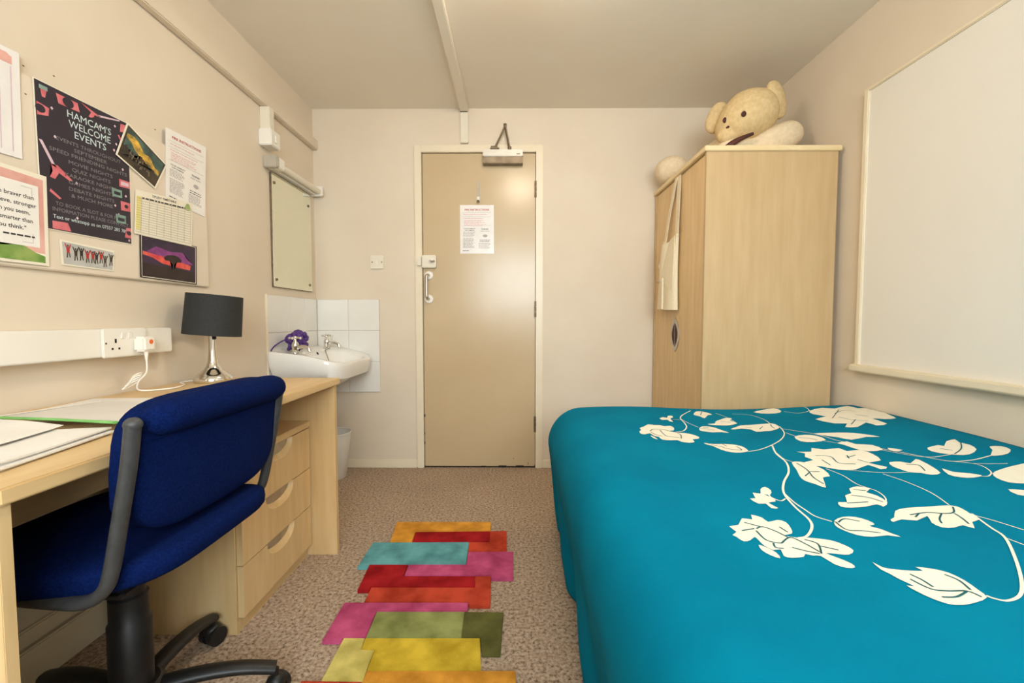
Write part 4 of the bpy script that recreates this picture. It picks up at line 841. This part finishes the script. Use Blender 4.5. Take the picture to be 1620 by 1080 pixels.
# backrest: padded slab, leaning, wrapped towards the sitter; local x = thickness, y = width, z = height
def back_fn(v):
    x, y, z = v
    x += -0.10*(z+0.02) * -1.0 * 1.0          # lean: top goes back (+X)
    x += -0.25*y*y                             # sides wrap forward
    return Vector((x, y, z))
def shape_back(v):
    # taper the lower part a little
    k = 1.0 - 0.16*max(0, -v.z/0.128)**2.5
    return back_fn(Vector((v.x, v.y*k, v.z)))
b = BM(); sup(b, (-0.656, CY+0.018, 0.674), 0.034, 0.219, 0.128, 0.42, 0.30, 48, 24, shape_back)
bk = obj('backrest', b, 'blue', ch, ang=80)
b = BM(); pts = []
for k in range(21):
    y = -0.212+0.424*k/20; pts.append((-0.656+0.038-0.25*y*y, CY+0.018+y, 0.770-0.6*abs(y)**3))
tube(b, pts, 0.030, 18, rfun=lambda t: 0.033*min(1,(1-abs(2*t-1)**14*0.6)))
obj('rolled_top', b, 'blue', bk, ang=80)
b = BM(); pts = [(-0.656+0.0405-0.25*(-0.20+0.4*k/20)**2, CY+0.018-0.20+0.4*k/20, 0.7345) for k in range(21)]
tube(b, pts, 0.002, 8); obj('seam', b, 'blue', bk)
# seat
def seat_fn(v):
    x, y, z = v
    z += 0.018*max(0, x/0.23)**2 - 0.02*max(0,-x/0.23)**3
    k = 1 - 0.05*max(0, x/0.23)
    return Vector((x, y*k, z))
b = BM(); sup(b, (-0.858, CY-0.002, 0.484), 0.246, 0.217, 0.036, 0.5, 0.42, 56, 20, seat_fn)
obj('seat', b, 'blue', ch, ang=80)
obj('seat_pan', box(BM(), -1.02, -0.70, CY-0.17, CY+0.17, 0.436, 0.456, 0.008), 'black', ch)
for y, s in ((CY-0.222, -1), (CY+0.222, 1)):
    P = smooth_path([(-0.622,y,0.770),(-0.632,y,0.70),(-0.652,y,0.60),(-0.668,y,0.525),(-0.682,y,0.492),(-0.715,y-0.004*s,0.470),(-0.77,y-0.012*s,0.463),(-0.90,y-0.03*s,0.462),(-0.99,y-0.06*s,0.462)],6)
    fr = obj('side_frame', tube(BM(), P, 0.0135, 14, 0.8), 'tube', ch, ang=60)
    obj('frame_cap', sup(BM(), P[0], 0.0135, 0.0135, 0.012, nu=16, nv=8), 'tube', fr)
b = BM(); box(b, hx-0.09, hx+0.09, hy-0.07, hy+0.07, 0.400, 0.437, 0.012); tube(b, [(hx-0.02,hy+0.05,0.43),(hx-0.02,hy+0.16,0.425),(hx-0.02,hy+0.20,0.42)], 0.006, 8)
obj('tilt_mechanism', b, 'black', ch)
b = BM(); lathe(b, [(0.040,0.085),(0.040,0.27),(0.036,0.275),(0.036,0.33),(0.031,0.335),(0.031,0.41)], (hx,hy,0), 32)
obj('gas_column', b, 'black', ch)
b = BM(); lathe(b, [(0.055,0.07),(0.062,0.085),(0.060,0.115),(0.050,0.125)], (hx,hy,0), 32)
obj('base_hub', b, 'black', ch)
for k in range(5):
    a = math.radians(21.5 + 72*k); d = Vector((math.cos(a), math.sin(a), 0)); c = Vector((hx, hy, 0))
    P = smooth_path([c+d*0.03+Vector((0,0,0.105)), c+d*0.12+Vector((0,0,0.108)), c+d*0.21+Vector((0,0,0.098)), c+d*0.285+Vector((0,0,0.076))],5)
    lg = obj('base_leg', tube(BM(), P, 0.022, 12, 0.62, rfun=lambda t: 0.024-0.004*t), 'black', ch, ang=60)
    b = BM(); e = c+d*0.285; side = Vector((-d.y, d.x, 0)).lerp(d, 0.3).normalized()
    for s in (-1, 1): cyl(b, e+side*(0.006*s)+Vector((0,0,0.026)), e+side*(0.024*s)+Vector((0,0,0.026)), 0.026, n=24)
    cyl(b, e+Vector((0,0,0.03)), e+Vector((0,0,0.074)), 0.008, n=12)
    cs = obj('castor', b, 'black', ch)
    b = BM(); sup(b, e+Vector((0,0,0.036)), 0.024, 0.024, 0.024, nu=20, nv=10); obj('castor_hood', b, 'black', cs)

# ------------------------------------------------------------------ rug
rg = thing('patchwork_rug', (-0.3, 1.5, 0), 'multicoloured patchwork runner of overlapping rectangles on the carpet', 'rug')
for c, pts in RUG:
    b = bmesh.new(); vs = [b.verts.new((x,y,0.014)) for x,y in pts]; f = b.faces.new(vs)
    r = bmesh.ops.extrude_face_region(b, geom=[f]); 
    for v in [g for g in r['geom'] if isinstance(g, bmesh.types.BMVert)]: v.co.z = 0.001
    bmesh.ops.recalc_face_normals(b, faces=list(b.faces))
    te = [e for e in b.edges if all(v.co.z > 0.01 for v in e.verts)]
    bmesh.ops.bevel(b, geom=te, offset=0.002, segments=2, affect='EDGES')
    bmesh.ops.triangulate(b, faces=[f for f in b.faces if len(f.verts) > 4])
    obj('patch', b, 'rug_'+c, rg)

# ------------------------------------------------------------------ wardrobe
WY0, WY1, WXF, WXB, WH = 2.022, 2.752, 0.866, 1.452, 1.722
wa = thing('wardrobe', (1.16, 2.39, 0), 'tall birch two-door wardrobe in the far right corner', 'wardrobe')
for y0, y1 in ((WY0, WY0+0.018), (WY1-0.018, WY1)):
    obj('side_panel', box(BM(), WXF-0.004, WXB, y0, y1, 0, WH-0.024, 0.001), 'wood_side_dim', wa)
obj('top_panel', box(BM(), WXF-0.014, WXB+0.012, WY0-0.008, WY1, WH-0.024, WH, 0.003), 'wood_edge', wa)
obj('back_panel', box(BM(), WXB-0.006, WXB, WY0+0.018, WY1-0.018, 0.05, WH-0.026), 'wood', wa)
obj('floor_panel', box(BM(), WXF+0.03, WXB-0.006, WY0+0.018, WY1-0.018, 0.06, 0.078), 'wood', wa)
obj('plinth', box(BM(), WXF+0.03, WXF+0.045, WY0+0.018, WY1-0.018, 0, 0.06), 'wood', wa)
YM = (WY0+WY1)/2
for y0, y1, s in ((WY0+0.020, YM-0.0015, 1), (YM+0.0015, WY1-0.020, -1)):
    d = obj('wardrobe_door', box(BM(), WXF+0.002, WXF+0.020, y0, y1, 0.065, WH-0.028, 0.001), 'wood', wa)
    zc = 0.86; yj = y1 if s == 1 else y0
    ptsn = [(yj - s*0.062*math.sin(PI*k/16)**0.8, zc-0.092+0.184*k/16) for k in range(17)]
    obj('half_moon_pull', prism(BM(), ptsn, lambda u,v,t: Vector((t,u,v)), WXF-0.0015, WXF+0.003), 'satin', d, ang=25)
    pin = [(yj - s*(0.004+0.036*math.sin(PI*k/16)), zc-0.064+0.128*k/16) for k in range(17)]
    obj('finger_recess', prism(BM(), pin, lambda u,v,t: Vector((t,u,v)), WXF-0.0022, WXF-0.0014), 'brown', d, ang=25)

# tote bag hanging over the wardrobe doors
tg = thing('tote_bag', (0.84, 2.45, 1.0), 'cream canvas tote bag hanging from the wardrobe door', 'bag')
def bag_x(u, v):  # distance out from the door; u 0..1 near->far, v 0..1 bottom->top
    return 0.014 + 0.034*math.sin(PI*u)**0.7*(1-0.4*v) + 0.010*math.sin(9*u+3*v) * (0.4+0.6*v)
b = BM(); n = 22; Fv = []; Bv = []
for j in range(n+1):
    v = j/n; fr, br = [], []
    y0 = 2.335 + 0.01*math.sin(3*v); y1 = 2.612 - 0.055*v**2 - 0.02*math.sin(5*v)
    for i in range(n+1):
        u = i/n; z = 0.993 + v*0.400 - 0.035*v*math.sin(PI*u) + 0.012*(1-v)*u
        y = y0*(1-u)+y1*u
        fr.append(b.verts.new((WXF-0.004-bag_x(u,v), y, z))); br.append(b.verts.new((WXF-0.006, y, z)))
    Fv.append(fr); Bv.append(br)
for j in range(n):
    for i in range(n):
        b.faces.new((Fv[j][i],Fv[j][i+1],Fv[j+1][i+1],Fv[j+1][i])); b.faces.new((Bv[j][i],Bv[j+1][i],Bv[j+1][i+1],Bv[j][i+1]))
for k in range(n):
    b.faces.new((Fv[0][k],Bv[0][k],Bv[0][k+1],Fv[0][k+1])); b.faces.new((Fv[n][k+1],Bv[n][k+1],Bv[n][k],Fv[n][k]))
    b.faces.new((Fv[k+1][0],Bv[k+1][0],Bv[k][0],Fv[k][0])); b.faces.new((Fv[k][n],Bv[k][n],Bv[k+1][n],Fv[k+1][n]))
bg = obj('bag_body', b, 'canvas', tg, ang=70)
obj('folded_flap', prism(BM(), [(2.345,1.385),(2.40,1.37),(2.53,1.245),(2.45,1.17),(2.40,1.12),(2.345,1.10)], lambda u,v,t: Vector((WXF-0.004-bag_x((u-2.335)/0.27,(v-1.0)/0.4)-t,u,v)), 0.001, 0.005), 'canvas', bg)
obj('side_seam', box(BM(), WXF-0.056, WXF-0.046, 2.445, 2.449, 1.0, 1.17), 'canvas', bg)
obj('care_label', box(BM(), WXF-0.056, WXF-0.042, 2.50, 2.545, 1.153, 1.158), 'grey_ink', bg)
def ribbon(pts, w, th):
    b = BM(); R = []
    for p in smooth_path(pts, 6):
        R.append([b.verts.new(p+Vector(o)) for o in ((0,-w/2,0),(0,w/2,0),(-th,w/2,0),(-th,-w/2,0))])
    for i in range(len(R)-1):
        for k in range(4): b.faces.new((R[i][k],R[i][(k+1)%4],R[i+1][(k+1)%4],R[i+1][k]))
    b.faces.new(R[0][::-1]); b.faces.new(R[-1]); return b
obj('strap', ribbon([(WXF-0.012,2.352,1.38),(WXF-0.008,2.352,1.50),(WXF-0.004,2.352,1.62),(WXF-0.001,2.355,1.700)], 0.048, 0.003), 'canvas', tg)
obj('strap', ribbon([(WXF-0.016,2.52,1.36),(WXF-0.012,2.475,1.50),(WXF-0.008,2.42,1.62),(WXF-0.004,2.39,1.698)], 0.036, 0.003), 'canvas', tg)

# ------------------------------------------------------------------ teddy bear on the wardrobe
be = thing('teddy_bear', (1.15, 2.35, WH), 'large cream plush teddy bear lying on top of the wardrobe', 'soft toy')
hc = Vector((1.128, 2.215, 1.928)); hr = Euler((0, math.radians(-24), math.radians(-8))).to_matrix()
def head_fn(v):
    k = 1.0 - 0.30*max(0, -v.x/0.165)**1.5          # narrow towards the muzzle side
    return Vector((v.x, v.y*k, v.z*k - 0.02*max(0,-v.x/0.165)))
b = BM(); sup(b, hc, 0.150, 0.135, 0.120, 0.95, 0.95, 40, 24, head_fn, hr)
hd_ = obj('head', b, 'plush', be, ang=80)
# body under and behind the head: one continuous remeshed surface
b = BM()
sup(b, (1.20, 2.44, 1.828), 0.18, 0.19, 0.105, 0.9, 0.9)
sup(b, (1.270, 2.205, 1.815), 0.145, 0.075, 0.072, 0.8, 0.8, rot=Euler((0,math.radians(-24),0.15)).to_matrix())
sup(b, (1.12, 2.21, 1.775), 0.13, 0.07, 0.05, 0.9, 0.9, rot=Euler((0,math.radians(6),0.1)).to_matrix())
sup(b, (1.03, 2.60, 1.775), 0.16, 0.07, 0.055, 0.9, 0.9, rot=Euler((0,0,-0.2)).to_matrix())
sup(b, (1.26, 2.63, 1.80), 0.12, 0.08, 0.075)
sup(b, (0.892, 2.565, 1.796), 0.088, 0.085, 0.074, 0.85, 0.9, rot=Euler((0,math.radians(-14),0)).to_matrix())
bo = obj('body', b, 'plush_pale', be, ang=0)
for p in bo.data.polygons: p.use_smooth = True
m = bo.modifiers.new('union', 'REMESH'); m.mode = 'VOXEL'; m.voxel_size = 0.010; m.use_smooth_shade = True
m = bo.modifiers.new('soften', 'SMOOTH'); m.factor = 0.7; m.iterations = 6
def ear(c, rx, a, bb2, r):
    b = BM()
    def fn(v): return Vector((v.x, v.y - 0.02*(1-(v.x/a)**2-(v.z/bb2)**2), v.z))
    sup(b, c, a, 0.030, bb2, 0.9, 0.9, 28, 16, None, r); return b
obj('ear', ear((1.256, 2.18, 1.998), 0, 0.054, 0.090, Euler((0, math.radians(-25), math.radians(25))).to_matrix()), 'plush', be, ang=80)
obj('ear', ear((1.028, 2.300, 1.968), 0, 0.048, 0.080, Euler((0, math.radians(22), math.radians(-10))).to_matrix()), 'plush', be, ang=80)
def on_head(px, py, back=0.0):
    # first point of the head ellipsoid along the ray through a picture position of the photograph
    d = Matrix.Rotation(math.atan(5/F_PX),3,'Z') @ Matrix.Rotation(-math.atan(34/F_PX),3,'X') @ Vector(((px-810)/F_PX, 1.0, -(py-540)/F_PX))
    o = Vector((0,0,HC)); best = None
    for k in range(4000):
        p = o + d*(1.9+0.0002*k); q = hr.transposed() @ (p-hc)
        kk = 1.0 - 0.30*max(0, -q.x/0.165)**1.5
        zz = (q.z + 0.02*max(0,-q.x/0.165))/kk
        if (q.x/0.150)**2+(q.y/(0.135*kk))**2+(zz/0.120)**2 < 1: return p
    return o + d*2.1
for px, py in ((1177,180),(1147.5,190)):
    obj('eye', sup(BM(), on_head(px,py), 0.0125, 0.008, 0.014, nu=20, nv=10, rot=Euler((0,0.5,0)).to_matrix()), 'brown', hd_)
obj('muzzle', sup(BM(), on_head(1150,209)+Vector((0.012,0.012,-0.012)), 0.052, 0.040, 0.044, nu=24, nv=14), 'plush', hd_, ang=80)
obj('nose', sup(BM(), on_head(1149,203)+Vector((0.002,-0.010,0.0)), 0.010, 0.007, 0.007, nu=16, nv=8, rot=Euler((0,-0.6,0)).to_matrix()), 'brown', hd_)
b = BM(); p0 = on_head(1149.5,205); p1 = on_head(1149,213); tube(b, [p0,(p0+p1)/2+Vector((0,-0.003,0)),p1], 0.0022, 8); obj('snout_stitch', b, 'plush', hd_)
b = BM()
tube(b, smooth_path([(1.002,2.135,1.752),(1.03,2.12,1.775),(1.07,2.115,1.795),(1.115,2.112,1.812)],6), 0.013, 10, rfun=lambda t: 0.017-0.010*t)
obj('neck_ribbon', b, 'brown', be)

# ------------------------------------------------------------------ whiteboard
wh = thing('whiteboard', (XR, 1.0, 0.72), 'large white wall board with a narrow frame above the bed', 'board')
WBX = XR-0.018
obj('board_face', box(BM(), WBX+0.004, XR, 0.02, 1.875, 0.752, 1.885), 'whiteboard', wh)
for n_, y0, y1, z0, z1 in (('frame_side',1.872,1.895,0.73,1.898),('frame_side',0.0,0.022,0.73,1.898),('frame_top',0.022,1.872,1.884,1.898)):
    obj(n_, box(BM(), WBX-0.004, XR, y0, y1, z0, z1, 0.003), 'trim', wh)
obj('pen_ledge', box(BM(), XR-0.040, XR, -0.005, 1.903, 0.722, 0.752, 0.005), 'trim', wh)

# ------------------------------------------------------------------ bed and duvet
bd = thing('double_bed', (0.84, 0.95, 0), 'double bed along the right wall under the teal duvet', 'bed')
obj('mattress', box(BM(), 0.30, XR-0.02, 0.0, 1.88, 0.30, 0.51, 0.03, 3), 'mattress', bd)
obj('bed_base', box(BM(), 0.32, XR-0.02, 0.01, 1.87, 0.09, 0.298, 0.01), 'mattress', bd)
for x in (0.38, XR-0.10):
    for y in (0.10, 1.78): obj('bed_foot', box(BM(), x-0.025, x+0.025, y-0.025, y+0.025, 0, 0.09, 0.003), 'black', bd)

BX0, BX1, BY0, BY1 = 0.30, XR-0.006, -0.02, 1.90
def top_z(x, y):
    f = max(0.0, min(1.0, (y-0.9)/0.8)); f = f*f*(3-2*f)
    z = 0.555 + 0.009*math.cos(2*PI*(x-0.42)/0.98)*f + 0.004*math.sin(4.1*x+2.2*y) + 0.004*math.sin(7.3*y-2.0*x)*(1-f)
    e = max(0.0, (x-1.25)/0.23); z += 0.010*e
    return z
def drape(x, y):
    """flat duvet coordinates to space: beyond the left edge and the foot it turns over and hangs"""
    x = min(x, BX1-0.001); cx = max(x, BX0); cy = min(y, BY1)
    dx, dy = x-cx, y-cy
    L = math.hypot(dx, dy); z0 = top_z(cx, cy)
    if L < 1e-6: return Vector((cx, cy, z0))
    nx, ny = dx/L, dy/L
    w = ny*ny
    R = 0.155*(1-w) + 0.085*w
    q = R*PI/2
    if L < q: o, dn = R*math.sin(L/R), R*(1-math.cos(L/R))**(1.0+0.45*(1-w)*max(0.0,min(1.0,(1.6-cy)/0.7)))
    else:
        k = (L-q)/0.40
        s = cy*(1-w) - cx*w
        fold = (0.016*math.sin(13*s+0.5)+0.010*math.sin(29*s+1.3+2*k))*min(1,k*1.4)
        o, dn = R - 0.055*min(1,k)*(1-w) - 0.02*w*k + fold, R + (L-q)
    zz = z0-dn
    return Vector((cx+nx*o, cy+ny*o, max(0.012, zz)))
b = BM()
xs = [BX0+(BX1-BX0)*i/60 for i in range(61)]; ys = [BY0+(BY1-BY0)*j/96 for j in range(97)]
for j in range(96):
    pass
grid = [[b.verts.new(drape(x,y)) for x in xs] for y in ys]
for j in range(96):
    for i in range(60): b.faces.new((grid[j][i],grid[j][i+1],grid[j+1][i+1],grid[j+1][i]))
# hanging skirt: path along left edge (near -> far), round the corner, along the foot to the wall
path = [((BX0,y),(-1,0)) for y in ys]
for k in range(1,24):
    a = PI - (PI/2)*k/24; path.append(((BX0,BY1),(math.cos(a),math.sin(a))))
path += [((x,BY1),(0,1)) for x in xs]
LM = 0.64; NR = 44; SK = []
for (ex, ey), (nx, ny) in path:
    col = [None]
    for r in range(1, NR+1):
        L = LM*r/NR
        col.append(b.verts.new(drape(ex+nx*L, ey+ny*L)))
    SK.append(col)
def edge_vert(idx):
    if idx < 97: return grid[idx][0]
    if idx < 97+23: return grid[96][0]
    return grid[96][idx-97-23]
for i in range(len(SK)): SK[i][0] = edge_vert(i)
for i in range(len(SK)-1):
    for r in range(NR):
        q = [SK[i][r], SK[i+1][r], SK[i+1][r+1], SK[i][r+1]]
        q2 = []
        for v in q:
            if v not in q2: q2.append(v)
        if len(q2) > 2:
            try: b.faces.new(q2)
            except ValueError: pass
du = thing('duvet', (0.84, 0.95, 0.012), 'teal duvet with ivory flower print spread over the bed', 'duvet')
dc = obj('duvet_cover', b, 'duvet', du, ang=0)
for p in dc.data.polygons: p.use_smooth = True
m = dc.modifiers.new('thickness', 'SOLIDIFY'); m.thickness = 0.006; m.offset = -1

def decal(polys2d, mat, name, lift):
    b = bmesh.new()
    for pts in polys2d:
        t_ = bmesh.new()
        vs = [t_.verts.new((x,y,0)) for x,y in pts]
        try: f = t_.faces.new(vs)
        except ValueError: t_.free(); continue
        bmesh.ops.triangulate(t_, faces=[f])
        for it in range(3):
            long = [e for e in t_.edges if e.calc_length() > 0.02]
            if not long: break
            bmesh.ops.subdivide_edges(t_, edges=long, cuts=1)
            bmesh.ops.triangulate(t_, faces=list(t_.faces))
        for v in t_.verts:
            p = drape(v.co.x, v.co.y); p2 = drape(v.co.x+0.002, v.co.y); p3 = drape(v.co.x, v.co.y+0.002)
            nn = (p2-p).cross(p3-p); nn.normalize()
            v.co = p + nn*lift
        for f in t_.faces:
            f.normal_update()
            if f.normal.z < 0: f.normal_flip()
        join(b, t_)
    o = obj(name, b, mat, du, ang=0, recalc=False)
    for p in o.data.polygons: p.use_smooth = True
    return o
def smooth2(pts, closed, per=3):
    n = len(pts); out = []
    for i in range(n if closed else n-1):
        g = (lambda k: pts[k % n]) if closed else (lambda k: pts[min(max(k,0),n-1)])
        a, b_, c, d = g(i-1), g(i), g(i+1), g(i+2)
        for k in range(per):
            t = k/per
            out.append(tuple(0.5*((2*b_[m])+(c[m]-a[m])*t+(2*a[m]-5*b_[m]+4*c[m]-d[m])*t*t+(3*b_[m]-a[m]-3*c[m]+d[m])*t**3) for m in (0,1)))
    if not closed: out.append(pts[-1])
    return out
def strip(w, pts):
    P = smooth2(pts, False, 5); polys = []; L = []; R = []
    for i, p in enumerate(P):
        a = P[max(i-1,0)]; c = P[min(i+1,len(P)-1)]
        dx, dy = c[0]-a[0], c[1]-a[1]; l = math.hypot(dx,dy) or 1
        nx, ny = -dy/l*w/2, dx/l*w/2
        L.append((p[0]+nx,p[1]+ny)); R.append((p[0]-nx,p[1]-ny))
    for i in range(len(P)-1): polys.append([L[i],L[i+1],R[i+1],R[i]])
    return polys
for pts in LEAVES: decal([smooth2(pts, True, 2)], 'print_white', 'printed_bloom', 0.0012)
for w, pts in STEMS: decal(strip(w, pts), 'print_white', 'printed_stem', 0.0009)
for w, pts in VEINS: decal(strip(w*1.5, pts), 'print_line', 'printed_vein', 0.0018)
